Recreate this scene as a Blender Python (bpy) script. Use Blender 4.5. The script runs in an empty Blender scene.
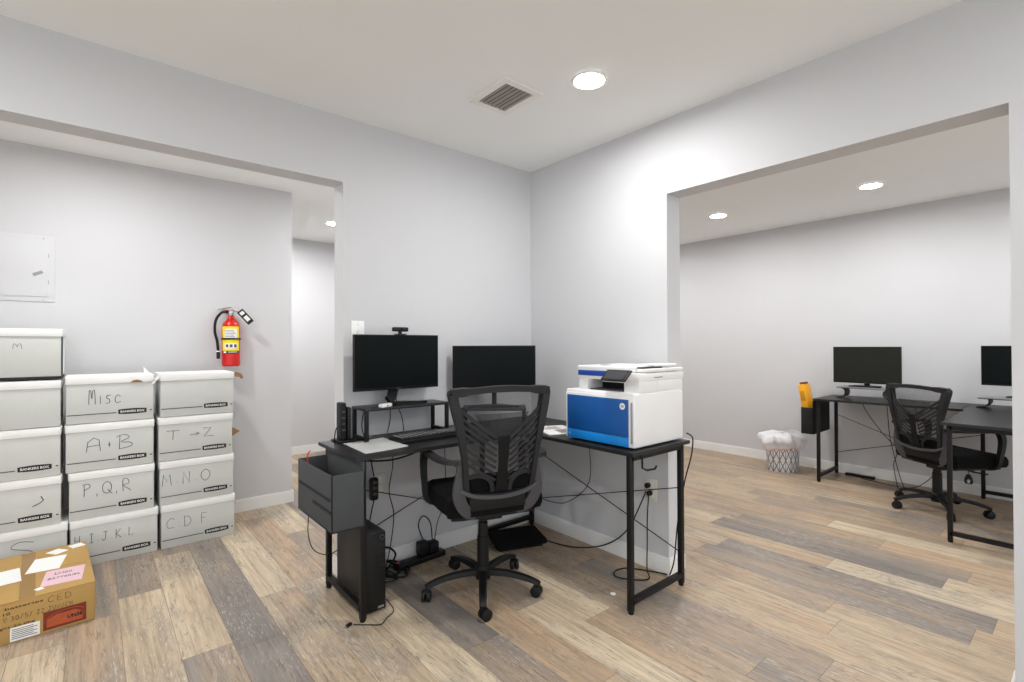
import bpy, bmesh, math, random
from mathutils import Vector, Matrix, Euler
PI = math.pi
random.seed(7)
S = bpy.context.scene
C = bpy.context.scene.collection

# ------------------------------------------------------------------ camera, exposure, world
H = 2.44
FPX, YAW, PITCH, ROLL = 497.16, 0.8709, 0.0076, -0.0039
CAM = Vector((-2.349, -2.5799, 1.2292))
cd = bpy.data.cameras.new('camera'); cam = bpy.data.objects.new('camera', cd); C.objects.link(cam)
fw = Vector((math.cos(YAW)*math.cos(PITCH), math.sin(YAW)*math.cos(PITCH), math.sin(PITCH)))
rt0 = Vector((math.sin(YAW), -math.cos(YAW), 0)); up0 = rt0.cross(fw)
rt = rt0*math.cos(ROLL) + up0*math.sin(ROLL); up = -rt0*math.sin(ROLL) + up0*math.cos(ROLL)
M = Matrix.Identity(4)
for i in range(3):
    M[i][0], M[i][1], M[i][2], M[i][3] = rt[i], up[i], -fw[i], CAM[i]
cam.matrix_world = M
cd.sensor_fit = 'HORIZONTAL'; cd.sensor_width = 36.0; cd.lens = FPX*36/1024; cd.clip_start = 0.02
S.camera = cam
S.view_settings.view_transform = 'Standard'; S.view_settings.look = 'None'
S.view_settings.gamma = 1; S.view_settings.use_curve_mapping = False
S.view_settings.exposure = 0.21
LAMP_STRENGTH = 325.0            # radiance of the recessed ceiling lamps
w = bpy.data.worlds.new('world'); S.world = w; w.use_nodes = True
w.node_tree.nodes['Background'].inputs[0].default_value = (0.91, 0.955, 1.0, 1)
w.node_tree.nodes['Background'].inputs[1].default_value = 1.2  # ambient fill light, added through the open backs of the rooms
S.cycles.max_bounces = 10; S.cycles.diffuse_bounces = 7; S.cycles.sample_clamp_indirect = 6
S.cycles.transparent_max_bounces = 16

# ------------------------------------------------------------------ materials
class NT:
    def __init__(s, name):
        s.m = bpy.data.materials.new(name); s.m.use_nodes = True; s.t = s.m.node_tree
        s.b = s.t.nodes['Principled BSDF']
    def n(s, typ, **kw):
        nd = s.t.nodes.new(typ)
        for k, v in kw.items():
            if k.startswith('i_'):
                key = k[2:]; key = int(key) if key.isdigit() else key.replace('_', ' ')
                if hasattr(v, 'is_linked') or hasattr(v, 'node'): s.t.links.new(v, nd.inputs[key])
                else: nd.inputs[key].default_value = v
            else: setattr(nd, k, v)
        return nd
    def l(s, a, b): s.t.links.new(a, b)
    def math(s, op, a, b=0.0, c=None):
        nd = s.t.nodes.new('ShaderNodeMath'); nd.operation = op
        for i, v in enumerate((a, b) if c is None else (a, b, c)):
            if isinstance(v, (int, float)): nd.inputs[i].default_value = v
            else: s.l(v, nd.inputs[i])
        return nd.outputs[0]
    def mix(s, f, a, b, mode='MIX'):
        nd = s.t.nodes.new('ShaderNodeMix'); nd.data_type = 'RGBA'; nd.blend_type = mode
        for k, v in ((0, f), (6, a), (7, b)):
            if isinstance(v, (int, float)): nd.inputs[k].default_value = v
            elif isinstance(v, tuple): nd.inputs[k].default_value = (*v, 1) if len(v) == 3 else v
            else: s.l(v, nd.inputs[k])
        return nd.outputs[2]
def rgb(r, g, b):
    f = lambda c: (c/255/12.92) if c/255 <= 0.04045 else ((c/255+0.055)/1.055)**2.4
    return (f(r), f(g), f(b))
def mat(name, col, rough=0.5, metal=0.0, var=0.06, scale=12.0, bump=0.0, bscale=200.0, emit=None, spec=0.5, alpha=None, trans=None):
    k = NT(name); tc = k.n('ShaderNodeTexCoord')
    nz = k.n('ShaderNodeTexNoise', i_Vector=tc.outputs['Object'], i_Scale=scale, i_Detail=3.0)
    cr = k.n('ShaderNodeMapRange', i_Value=nz.outputs[0], i_3=1-var, i_4=1+var)
    col3 = k.n('ShaderNodeVectorMath', operation='SCALE'); col3.inputs[0].default_value = col
    k.l(cr.outputs[0], col3.inputs['Scale']); k.l(col3.outputs[0], k.b.inputs['Base Color'])
    k.b.inputs['Roughness'].default_value = rough; k.b.inputs['Metallic'].default_value = metal
    k.b.inputs['Specular IOR Level'].default_value = spec
    if bump:
        n2 = k.n('ShaderNodeTexNoise', i_Vector=tc.outputs['Object'], i_Scale=bscale, i_Detail=2.0)
        bp = k.n('ShaderNodeBump', i_Height=n2.outputs[0], i_Strength=bump, i_Distance=0.002)
        k.l(bp.outputs[0], k.b.inputs['Normal'])
    if emit:
        k.b.inputs['Emission Color'].default_value = (*emit[0], 1); k.b.inputs['Emission Strength'].default_value = emit[1]
    if alpha is not None: k.b.inputs['Alpha'].default_value = alpha
    if trans is not None: k.b.inputs['Transmission Weight'].default_value = trans
    return k.m

WALL = mat('grey_wall_paint', rgb(204, 204, 206), 0.75, var=0.012, scale=2.5, bump=0.25, bscale=260)
CEIL = mat('ceiling_paint', rgb(241, 242, 241), 0.9, var=0.012, scale=2.0, bump=0.2, bscale=180)
TRIM = mat('white_trim_paint', rgb(238, 238, 236), 0.35, var=0.02)
BLACKM = mat('black_powder_coat', rgb(13, 13, 14), 0.5, var=0.1, spec=0.35, bump=0.1, bscale=600)
BLACKP = mat('black_plastic', rgb(11, 11, 12), 0.5, spec=0.35, var=0.1, bump=0.08, bscale=500)
DARKP = mat('dark_grey_plastic', rgb(27, 27, 29), 0.55, spec=0.4, var=0.08, bump=0.15, bscale=500)
GREYP = mat('grey_plastic', rgb(66, 66, 70), 0.5, var=0.06, bump=0.15, bscale=500)
SCREEN = mat('dark_screen', rgb(7, 12, 12), 0.35, var=0.05, spec=0.12)
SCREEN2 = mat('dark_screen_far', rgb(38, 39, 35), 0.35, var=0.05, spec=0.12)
WHITEP = mat('white_plastic', rgb(232, 231, 230), 0.4, var=0.015)
PAPER = mat('paper', rgb(236, 236, 234), 0.8, var=0.02, scale=30)
CHROME = mat('chrome', rgb(190, 190, 190), 0.22, 1.0)
FABRIC = mat('black_seat_fabric', rgb(9, 9, 10), 0.95, spec=0.2, var=0.3, scale=300, bump=0.6, bscale=900)
GFAB = mat('grey_felt', rgb(68, 70, 72), 0.95, var=0.2, scale=240, bump=0.5, bscale=700)
GFABD = mat('dark_felt', rgb(30, 31, 32), 0.95, var=0.2, scale=240, bump=0.5, bscale=700)
BOARD = mat('box_cardboard', rgb(204, 206, 202), 0.85, var=0.035, scale=9, bump=0.15, bscale=60)
LID = mat('box_lid_cardboard', rgb(240, 240, 238), 0.8, var=0.03, scale=8, bump=0.15, bscale=60)
BROWNB = mat('torn_brown_board', rgb(150, 112, 76), 0.9, var=0.2, scale=80)
INK = mat('marker_ink', rgb(66, 66, 70), 0.7)
BADGE = mat('black_badge_print', rgb(24, 24, 26), 0.6)
LINE = mat('grey_print_line', rgb(72, 80, 84), 0.7)
RED = mat('extinguisher_red', rgb(205, 22, 12), 0.25, var=0.03)
YEL = mat('label_yellow', rgb(246, 222, 20), 0.5)
BLUE = mat('printer_blue', rgb(0, 82, 156), 0.45, var=0.02)
BLUEL = mat('printer_light_blue', rgb(0, 130, 212), 0.45, var=0.02)
TAN = mat('kraft_cardboard', rgb(180, 144, 84), 0.85, var=0.07, scale=7, bump=0.25, bscale=40)
TAPE = mat('packing_tape', rgb(150, 112, 52), 0.25, var=0.06)
PINK = mat('pink_label', rgb(226, 190, 200), 0.6)
REDLAB = mat('red_brown_label', rgb(120, 44, 22), 0.6, var=0.3, scale=40)
REDLAB2 = mat('orange_brown_print', rgb(176, 82, 44), 0.6, var=0.3, scale=60)
ORANGE = mat('yellow_orange_plastic', rgb(240, 168, 18), 0.45, var=0.04)
MAROON = mat('maroon_plastic', rgb(120, 48, 34), 0.5)
REDC = mat('red_cord', rgb(190, 40, 40), 0.5)
BLUEC = mat('blue_cord', rgb(60, 68, 100), 0.5)
SILVER = mat('silver_metal', rgb(170, 170, 172), 0.35, 0.8)
IVORY = mat('ivory_outlet', rgb(222, 218, 206), 0.4)
VENTM = mat('vent_grey', rgb(150, 146, 138), 0.5)
VENTD = mat('vent_dark_duct', rgb(40, 38, 35), 0.8)
LAMP = mat('lamp_lens', (1, 1, 1), 0.5, emit=((0.99, 0.99, 0.985), LAMP_STRENGTH))

def desk_mat():
    k = NT('black_woodgrain_laminate'); tc = k.n('ShaderNodeTexCoord')
    mp = k.n('ShaderNodeMapping', i_Vector=tc.outputs['Object']); mp.inputs['Scale'].default_value = (6, 90, 20)
    nz = k.n('ShaderNodeTexNoise', i_Vector=mp.outputs[0], i_Scale=1.0, i_Detail=5.0)
    c = k.mix(nz.outputs[0], rgb(16, 16, 17), rgb(34, 34, 36)); k.l(c, k.b.inputs['Base Color'])
    k.b.inputs['Roughness'].default_value = 0.42
    bp = k.n('ShaderNodeBump', i_Height=nz.outputs[0], i_Strength=0.1, i_Distance=0.002); k.l(bp.outputs[0], k.b.inputs['Normal'])
    return k.m
DESK = desk_mat()

def mesh_fabric():
    k = NT('mesh_fabric'); tc = k.n('ShaderNodeTexCoord')
    sx = k.n('ShaderNodeSeparateXYZ', i_0=tc.outputs['Object'])
    nz = k.n('ShaderNodeTexNoise', i_Vector=tc.outputs['Object'], i_Scale=30.0)
    al = k.n('ShaderNodeMapRange', i_Value=nz.outputs[0], i_3=0.38, i_4=0.50).outputs[0]
    k.b.inputs['Base Color'].default_value = (*rgb(50, 50, 52), 1); k.b.inputs['Roughness'].default_value = 0.9
    k.l(al, k.b.inputs['Alpha'])
    return k.m
MESHF = mesh_fabric()

def bag_mat():
    k = NT('thin_white_bag'); k.b.inputs['Base Color'].default_value = (*rgb(244, 242, 244), 1)
    k.b.inputs['Roughness'].default_value = 0.35; k.b.inputs['Alpha'].default_value = 0.68
    tc = k.n('ShaderNodeTexCoord'); nz = k.n('ShaderNodeTexNoise', i_Vector=tc.outputs['Object'], i_Scale=28.0, i_Detail=4.0, i_Distortion=1.2)
    bp = k.n('ShaderNodeBump', i_Height=nz.outputs[0], i_Strength=0.8, i_Distance=0.01); k.l(bp.outputs[0], k.b.inputs['Normal'])
    return k.m
BAG = bag_mat()

def basket_mat():
    # white tin with a lattice of thin dark triangles wrapped round it
    k = NT('triangle_pattern_tin'); tc = k.n('ShaderNodeTexCoord')
    sx = k.n('ShaderNodeSeparateXYZ', i_0=tc.outputs['Object'])
    ang = k.math('ARCTAN2', sx.outputs[1], sx.outputs[0])
    u = k.math('MULTIPLY', ang, 16/(2*PI)); v = k.math('MULTIPLY', sx.outputs[2], 17.0)
    def ln(e, wd):
        f = k.math('ABSOLUTE', k.math('SUBTRACT', k.math('FRACT', e), 0.5))
        return k.math('GREATER_THAN', f, 0.5-wd)
    a = ln(k.math('ADD', u, k.math('MULTIPLY', v, 0.5)), 0.07)
    b = ln(k.math('SUBTRACT', u, k.math('MULTIPLY', v, 0.5)), 0.07)
    c = ln(u, 0.05)
    m = k.math('MAXIMUM', k.math('MAXIMUM', a, b), c)
    col = k.mix(m, rgb(232, 232, 234), rgb(104, 104, 110)); k.l(col, k.b.inputs['Base Color']); k.b.inputs['Roughness'].default_value = 0.5
    return k.m
BASKET = basket_mat()

def floor_mat():
    k = NT('vinyl_plank_floor'); tc = k.n('ShaderNodeTexCoord')
    PW, PL = 0.1755, 1.22
    sx = k.n('ShaderNodeSeparateXYZ', i_0=tc.outputs['Object']); X, Y = sx.outputs[0], sx.outputs[1]
    r = k.math('DIVIDE', k.math('ADD', X, 19.454), PW); row = k.math('FLOOR', r)
    # one entry per row of planks: where its end joint lies, and the tone of the board on either side
    ROWS = [(0.2, 0.6, 0.9), (0.35, 0.3, 0.38), (0.509, 0.12, 0.8), (-0.25, 0.85, 0.25), (0.9, 0.14, 0.1), (0.078, 0.95, 0.55), (0.1, 0.45, 0.8), (-0.365, 0.35, 0.92), (0.3, 0.25, 0.08), (-1.4, 0.42, 0.7), (-0.83, 0.28, 0.9), (-1.09, 0.85, 0.45), (-0.5, 0.22, 0.32), (-1.9, 0.25, 0.5), (-1.2, 0.5, 0.62), (-0.6, 0.7, 0.55), (-1.75, 0.42, 0.66), (-1, 0.6, 0.25), (-2.27, 0.12, 0.75), (-1.585, 0.6, 1), (-2.05, 0.12, 0.85), (-0.9, 0.5, 0.25), (-1.7, 0.35, 0.55), (-1.37, 0.45, 1), (-0.8, 0.7, 0.4), (-1.9, 0.3, 0.6), (-1.1, 0.55, 0.25), (-0.4, 0.35, 0.7), (-1.6, 0.5, 0.4), (-0.9, 0.3, 0.6), (-1.3, 0.65, 0.45), (-0.5, 0.4, 0.55)]
    rp = k.n('ShaderNodeValToRGB'); re_ = rp.color_ramp; re_.interpolation = 'CONSTANT'
    while len(re_.elements) < 32: re_.elements.new(1.0)
    for i, (jy, t0, t1) in enumerate(ROWS):
        re_.elements[i].position = max(0.0, (i-0.5)/32.0+0.0156); re_.elements[i].color = ((jy+3)/4, t0, t1, 1)
    k.l(k.math('ADD', k.math('DIVIDE', k.math('SUBTRACT', row, 96.0), 32.0), 0.0157), rp.inputs[0])
    rc = k.n('ShaderNodeSeparateColor'); k.l(rp.outputs[0], rc.inputs[0])
    yy = k.math('ADD', k.math('DIVIDE', k.math('SUBTRACT', Y, k.math('SUBTRACT', k.math('MULTIPLY', rc.outputs[0], 4.0), 3.0)), PL), 20.0)
    colm = k.math('FLOOR', yy)
    odd = k.math('MODULO', colm, 2.0)
    tone = k.math('ADD', k.math('MULTIPLY', rc.outputs[1], k.math('SUBTRACT', 1.0, odd)), k.math('MULTIPLY', rc.outputs[2], odd))
    cv = k.n('ShaderNodeCombineXYZ', i_0=row, i_1=colm, i_2=3.0)
    w2 = k.n('ShaderNodeTexWhiteNoise', noise_dimensions='3D', i_Vector=cv.outputs[0])
    rnd = w2.outputs[0]
    sc = k.n('ShaderNodeSeparateColor'); k.l(w2.outputs[1], sc.inputs[0])
    # grain coordinates, shifted per plank
    gx = k.math('ADD', X, k.math('MULTIPLY', sc.outputs[0], 37.0)); gy = k.math('ADD', Y, k.math('MULTIPLY', sc.outputs[1], 53.0))
    def noise(fx, fy, sc_, det, dist=0.0, rough=0.6):
        v = k.n('ShaderNodeCombineXYZ', i_0=k.math('MULTIPLY', gx, fx), i_1=k.math('MULTIPLY', gy, fy), i_2=k.math('MULTIPLY', rnd, 9.0))
        return k.n('ShaderNodeTexNoise', i_Vector=v.outputs[0], i_Scale=sc_, i_Detail=det, i_Distortion=dist, i_Roughness=rough).outputs[0]
    broad = noise(9, 0.9, 1.0, 3.0, 0.6)
    streak = noise(60, 2.2, 1.0, 5.0, 0.4, 0.7)
    fine = noise(260, 7, 1.0, 3.0, 0.2, 0.7)
    blot = noise(4, 2.0, 1.0, 3.0, 0.3)
    # cathedral rings
    wv = k.n('ShaderNodeTexWave', wave_type='BANDS', bands_direction='X')
    v = k.n('ShaderNodeCombineXYZ', i_0=k.math('ADD', k.math('MULTIPLY', gx, 16.0), k.math('MULTIPLY', noise(5.5, 1.0, 1.0, 2.0, 0.6), 14.0)), i_1=0.0, i_2=0.0)
    k.l(v.outputs[0], wv.inputs['Vector']); wv.inputs['Scale'].default_value = 1.0; wv.inputs['Distortion'].default_value = 3.5; wv.inputs['Detail'].default_value = 4.0; wv.inputs['Detail Scale'].default_value = 2.2
    cr = k.n('ShaderNodeValToRGB'); e = cr.color_ramp; e.interpolation = 'LINEAR'
    stops = [(0.0, rgb(116, 110, 106)), (0.16, rgb(138, 129, 121)), (0.36, rgb(166, 146, 124)), (0.52, rgb(184, 157, 128)), (0.66, rgb(180, 160, 134)), (0.82, rgb(192, 172, 145)), (1.0, rgb(208, 191, 164))]
    while len(e.elements) < len(stops): e.elements.new(0.5)
    for el, (p, c) in zip(e.elements, stops): el.position = p; el.color = (*c, 1)
    k.l(k.math('ADD', tone, k.math('MULTIPLY', k.math('SUBTRACT', broad, 0.48), 1.0)), cr.inputs[0])
    c = cr.outputs[0]
    def rng(x, a, b, lo, hi): return k.n('ShaderNodeMapRange', i_0=x, i_1=a, i_2=b, i_3=lo, i_4=hi).outputs[0]
    short = noise(95, 9, 1.0, 4.0, 0.6, 0.75); fleck = noise(230, 22, 1.0, 2.0, 0.4, 0.6)
    c = k.mix(rng(streak, 0.44, 0.66, 0.0, 0.45), c, rgb(112, 98, 88))
    c = k.mix(rng(blot, 0.5, 0.66, 0.0, 0.45), c, rgb(140, 132, 126))
    c = k.mix(k.math('MULTIPLY', rng(wv.outputs[1], 0.7, 1.0, 0.0, 0.32), rng(blot, 0.46, 0.60, 0.0, 1.0)), c, rgb(92, 80, 70))
    c = k.mix(k.math('MULTIPLY', rng(short, 0.54, 0.64, 0.0, 0.65), rng(broad, 0.40, 0.56, 0.2, 1.0)), c, rgb(84, 72, 62))
    c = k.mix(k.math('MULTIPLY', rng(fleck, 0.57, 0.68, 0.0, 0.5), rng(blot, 0.44, 0.60, 0.1, 1.0)), c, rgb(222, 214, 198))
    c = k.mix(rng(fine, 0.28, 0.44, 0.3, 0.0), c, rgb(84, 72, 62))
    knot = k.n('ShaderNodeTexVoronoi', i_Scale=1.0)
    vv = k.n('ShaderNodeCombineXYZ', i_0=k.math('MULTIPLY', gx, 5.0), i_1=k.math('MULTIPLY', gy, 2.0), i_2=0.0); k.l(vv.outputs[0], knot.inputs['Vector'])
    c = k.mix(rng(knot.outputs[0], 0.02, 0.1, 0.55, 0.0), c, rgb(66, 50, 38))
    fx = k.math('ABSOLUTE', k.math('SUBTRACT', k.math('FRACT', r), 0.5)); fy = k.math('ABSOLUTE', k.math('SUBTRACT', k.math('FRACT', yy), 0.5))
    gap = k.math('MAXIMUM', rng(fx, 0.4915, 0.497, 0, 1), rng(fy, 0.4986, 0.4996, 0, 1))
    c = k.mix(k.math('MULTIPLY', gap, 0.6), c, rgb(60, 48, 40))
    k.l(c, k.b.inputs['Base Color'])
    k.l(rng(streak, 0.3, 0.7, 0.42, 0.58), k.b.inputs['Roughness'])
    hh = k.math('SUBTRACT', k.math('MULTIPLY', fine, 0.3), gap)
    bp = k.n('ShaderNodeBump', i_Height=hh, i_Strength=0.25, i_Distance=0.002); k.l(bp.outputs[0], k.b.inputs['Normal'])
    return k.m
FLOOR = floor_mat()

# ------------------------------------------------------------------ geometry helpers
def T(x=0, y=0, z=0, rx=0, ry=0, rz=0):
    return Matrix.Translation((x, y, z)) @ Euler((rx, ry, rz)).to_matrix().to_4x4()
def smooth_path(pts, k=6, closed=False):
    P = [Vector(p) for p in pts]; n = len(P); out = []
    if n < 3: return P
    rngs = n if closed else n-1
    for i in range(rngs):
        if closed: p0, p1, p2, p3 = P[(i-1) % n], P[i], P[(i+1) % n], P[(i+2) % n]
        else: p0, p1, p2, p3 = P[max(i-1, 0)], P[i], P[i+1], P[min(i+2, n-1)]
        for j in range(k):
            t = j/k
            out.append(0.5*((2*p1)+(p2-p0)*t+(2*p0-5*p1+4*p2-p3)*t*t+(3*p1-p0-3*p2+p3)*t**3))
    if not closed: out.append(P[-1])
    return out
class MB:
    def __init__(s): s.bm = bmesh.new()
    def _v(s, vs, M):
        if M is not None:
            for v in vs: v.co = M @ v.co
    def box(s, x0, x1, y0, y1, z0, z1, bev=0.0, M=None, seg=2):
        r = bmesh.ops.create_cube(s.bm, size=1.0); vs = r['verts']
        for v in vs: v.co = Vector(((x0+x1)/2+v.co.x*(x1-x0), (y0+y1)/2+v.co.y*(y1-y0), (z0+z1)/2+v.co.z*(z1-z0)))
        if bev > 0:
            es = list({e for v in vs for e in v.link_edges})
            rr = bmesh.ops.bevel(s.bm, geom=es, offset=bev, segments=seg, affect='EDGES', profile=0.5)
            vs = list({v for f in rr['faces'] for v in f.verts} | {v for v in vs if v.is_valid})
        s._v(vs, M); return s
    def prism(s, poly, t0, t1, M=None, bev=0.0):
        # polygon in local XY, extruded t0..t1 along Z
        a = [s.bm.verts.new((p[0], p[1], t0)) for p in poly]; b = [s.bm.verts.new((p[0], p[1], t1)) for p in poly]
        n = len(poly); fs = [s.bm.faces.new(list(reversed(a))), s.bm.faces.new(b)]
        for i in range(n): fs.append(s.bm.faces.new((a[i], a[(i+1) % n], b[(i+1) % n], b[i])))
        vs = a+b
        if bev > 0:
            es = [e for e in fs[1].edges]+[e for e in fs[0].edges]
            rr = bmesh.ops.bevel(s.bm, geom=es, offset=bev, segments=2, affect='EDGES')
            vs = list({v for f in rr['faces'] for v in f.verts} | {v for v in vs if v.is_valid})
        s._v(vs, M); return s
    def lathe(s, prof, n=24, M=None, sx=1.0, sy=1.0):
        rings = []; vs = []
        for r, z in prof:
            if r < 1e-6: v = s.bm.verts.new((0, 0, z)); rings.append([v]); vs.append(v)
            else:
                ring = [s.bm.verts.new((r*sx*math.cos(2*PI*i/n), r*sy*math.sin(2*PI*i/n), z)) for i in range(n)]
                rings.append(ring); vs += ring
        for a, b in zip(rings, rings[1:]):
            if len(a) == 1 and len(b) == 1: continue
            for i in range(n):
                j = (i+1) % n
                if len(a) == 1: s.bm.faces.new((a[0], b[j], b[i]))
                elif len(b) == 1: s.bm.faces.new((a[i], a[j], b[0]))
                else: s.bm.faces.new((a[i], a[j], b[j], b[i]))
        s._v(vs, M); return s
    def cyl(s, r, z0, z1, n=20, M=None, bev=0.0):
        b = min(bev, r*0.5)
        prof = [(0, z0), (r-b, z0)]+([(r, z0+b), (r, z1-b)] if b else [(r, z1)])+([(r-b, z1)] if b else [])+[(0, z1)]
        if not b: prof = [(0, z0), (r, z0), (r, z1), (0, z1)]
        return s.lathe(prof, n, M)
    def sweep(s, pts, sec, closed=False, up=Vector((0, 0, 1)), scales=None, cap=True):
        P = [Vector(p) for p in pts]; n = len(P); rings = []
        prev = None
        for i, p in enumerate(P):
            if closed: t = P[(i+1) % n]-P[(i-1) % n]
            else: t = P[min(i+1, n-1)]-P[max(i-1, 0)]
            if t.length < 1e-9: t = Vector((0, 0, 1))
            t.normalize()
            if up is None:
                if prev is None:
                    a = t.orthogonal().normalized()
                else:
                    a = (prev-t*prev.dot(t)).normalized()
                prev = a; bb = t.cross(a)
            else:
                a = up.cross(t)
                if a.length < 1e-5: a = prev if prev is not None else Vector((1, 0, 0)).cross(t)
                a.normalize(); prev = a; bb = t.cross(a)
            k = scales[i] if scales else 1.0
            rings.append([s.bm.verts.new(p+a*q[0]*k+bb*q[1]*k) for q in sec])
        m = len(sec)
        for i in range(n if closed else n-1):
            A, B = rings[i], rings[(i+1) % n]
            for j in range(m): s.bm.faces.new((A[j], A[(j+1) % m], B[(j+1) % m], B[j]))
        if not closed and cap:
            s.bm.faces.new(list(reversed(rings[0]))); s.bm.faces.new(rings[-1])
        return s
    def tube(s, pts, r, n=8, closed=False, smooth=0, scales=None):
        if smooth: pts = smooth_path(pts, smooth, closed)
        return s.sweep(pts, [(r*math.cos(2*PI*i/n), r*math.sin(2*PI*i/n)) for i in range(n)], closed, None, scales)
    def grid(s, f, nu, nv, th=0.0, thdir=Vector((0, 0, 1))):
        V = [[s.bm.verts.new(f(i/nu, j/nv)) for j in range(nv+1)] for i in range(nu+1)]
        for i in range(nu):
            for j in range(nv): s.bm.faces.new((V[i][j], V[i+1][j], V[i+1][j+1], V[i][j+1]))
        if th:
            bmesh.ops.solidify(s.bm, geom=s.bm.faces[:], thickness=th)
        return s
    def build(s, name, m, parent=None, sm=True, off=None, ang=0.6):
        bmesh.ops.recalc_face_normals(s.bm, faces=s.bm.faces[:])
        if off is not None:
            for v in s.bm.verts: v.co -= Vector(off)
        me = bpy.data.meshes.new(name); s.bm.to_mesh(me); s.bm.free()
        me.materials.append(m)
        if sm:
            for p in me.polygons: p.use_smooth = True
            try: me.set_sharp_from_angle(angle=ang)
            except Exception: pass
        o = bpy.data.objects.new(name, me); C.objects.link(o)
        if parent is not None: o.parent = parent
        return o
def tag(o, label=None, cat=None, group=None, kind=None):
    if label: o['label'] = label
    if cat: o['category'] = cat
    if group: o['group'] = group
    if kind: o['kind'] = kind
    return o
def thing(name, label, cat, loc=(0, 0, 0), rz=0.0, group=None):
    o = bpy.data.objects.new(name, None); C.objects.link(o); o.empty_display_size = 0.05
    o.location = loc; o.rotation_euler = (0, 0, rz)
    return tag(o, label, cat, group)
def lift(o):
    # put the origin of a single-mesh thing at its base
    me = o.data; xs = [v.co for v in me.vertices]
    c = Vector(((min(v.x for v in xs)+max(v.x for v in xs))/2, (min(v.y for v in xs)+max(v.y for v in xs))/2, min(v.z for v in xs)))
    me.transform(Matrix.Translation(-c)); o.location = c
    return o
def copy_tree(o, parent=None):
    c = o.copy(); C.objects.link(c); c.parent = parent
    for ch in [x for x in list(bpy.data.objects) if x.parent == o]: copy_tree(ch, c)
    return c
def text_obj(name, txt, m, M, width=None, size=0.1, bold=0.0, parent=None, depth=0.0004, shear=0.0, h=None):
    cu = bpy.data.curves.new('t', 'FONT'); cu.body = txt; cu.size = size; cu.extrude = depth; cu.offset = bold*size
    cu.align_x = 'CENTER'; cu.align_y = 'CENTER'; cu.shear = shear; cu.resolution_u = 3
    o = bpy.data.objects.new('t', cu); C.objects.link(o)
    bpy.context.view_layer.update()
    me = bpy.data.meshes.new_from_object(o.evaluated_get(bpy.context.evaluated_depsgraph_get()))
    bpy.data.objects.remove(o); bpy.data.curves.remove(cu)
    xs = [v.co.x for v in me.vertices]; ys = [v.co.y for v in me.vertices]
    cx, cy = (min(xs)+max(xs))/2, (min(ys)+max(ys))/2
    k = width/(max(xs)-min(xs)) if width else 1.0; ky = h/(max(ys)-min(ys)) if h else k
    for v in me.vertices: v.co = M @ Vector(((v.co.x-cx)*k, (v.co.y-cy)*ky, v.co.z))
    me.name = name; me.materials.clear(); me.materials.append(m)
    q = bpy.data.objects.new(name, me); C.objects.link(q)
    if parent is not None: q.parent = parent
    return q
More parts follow.
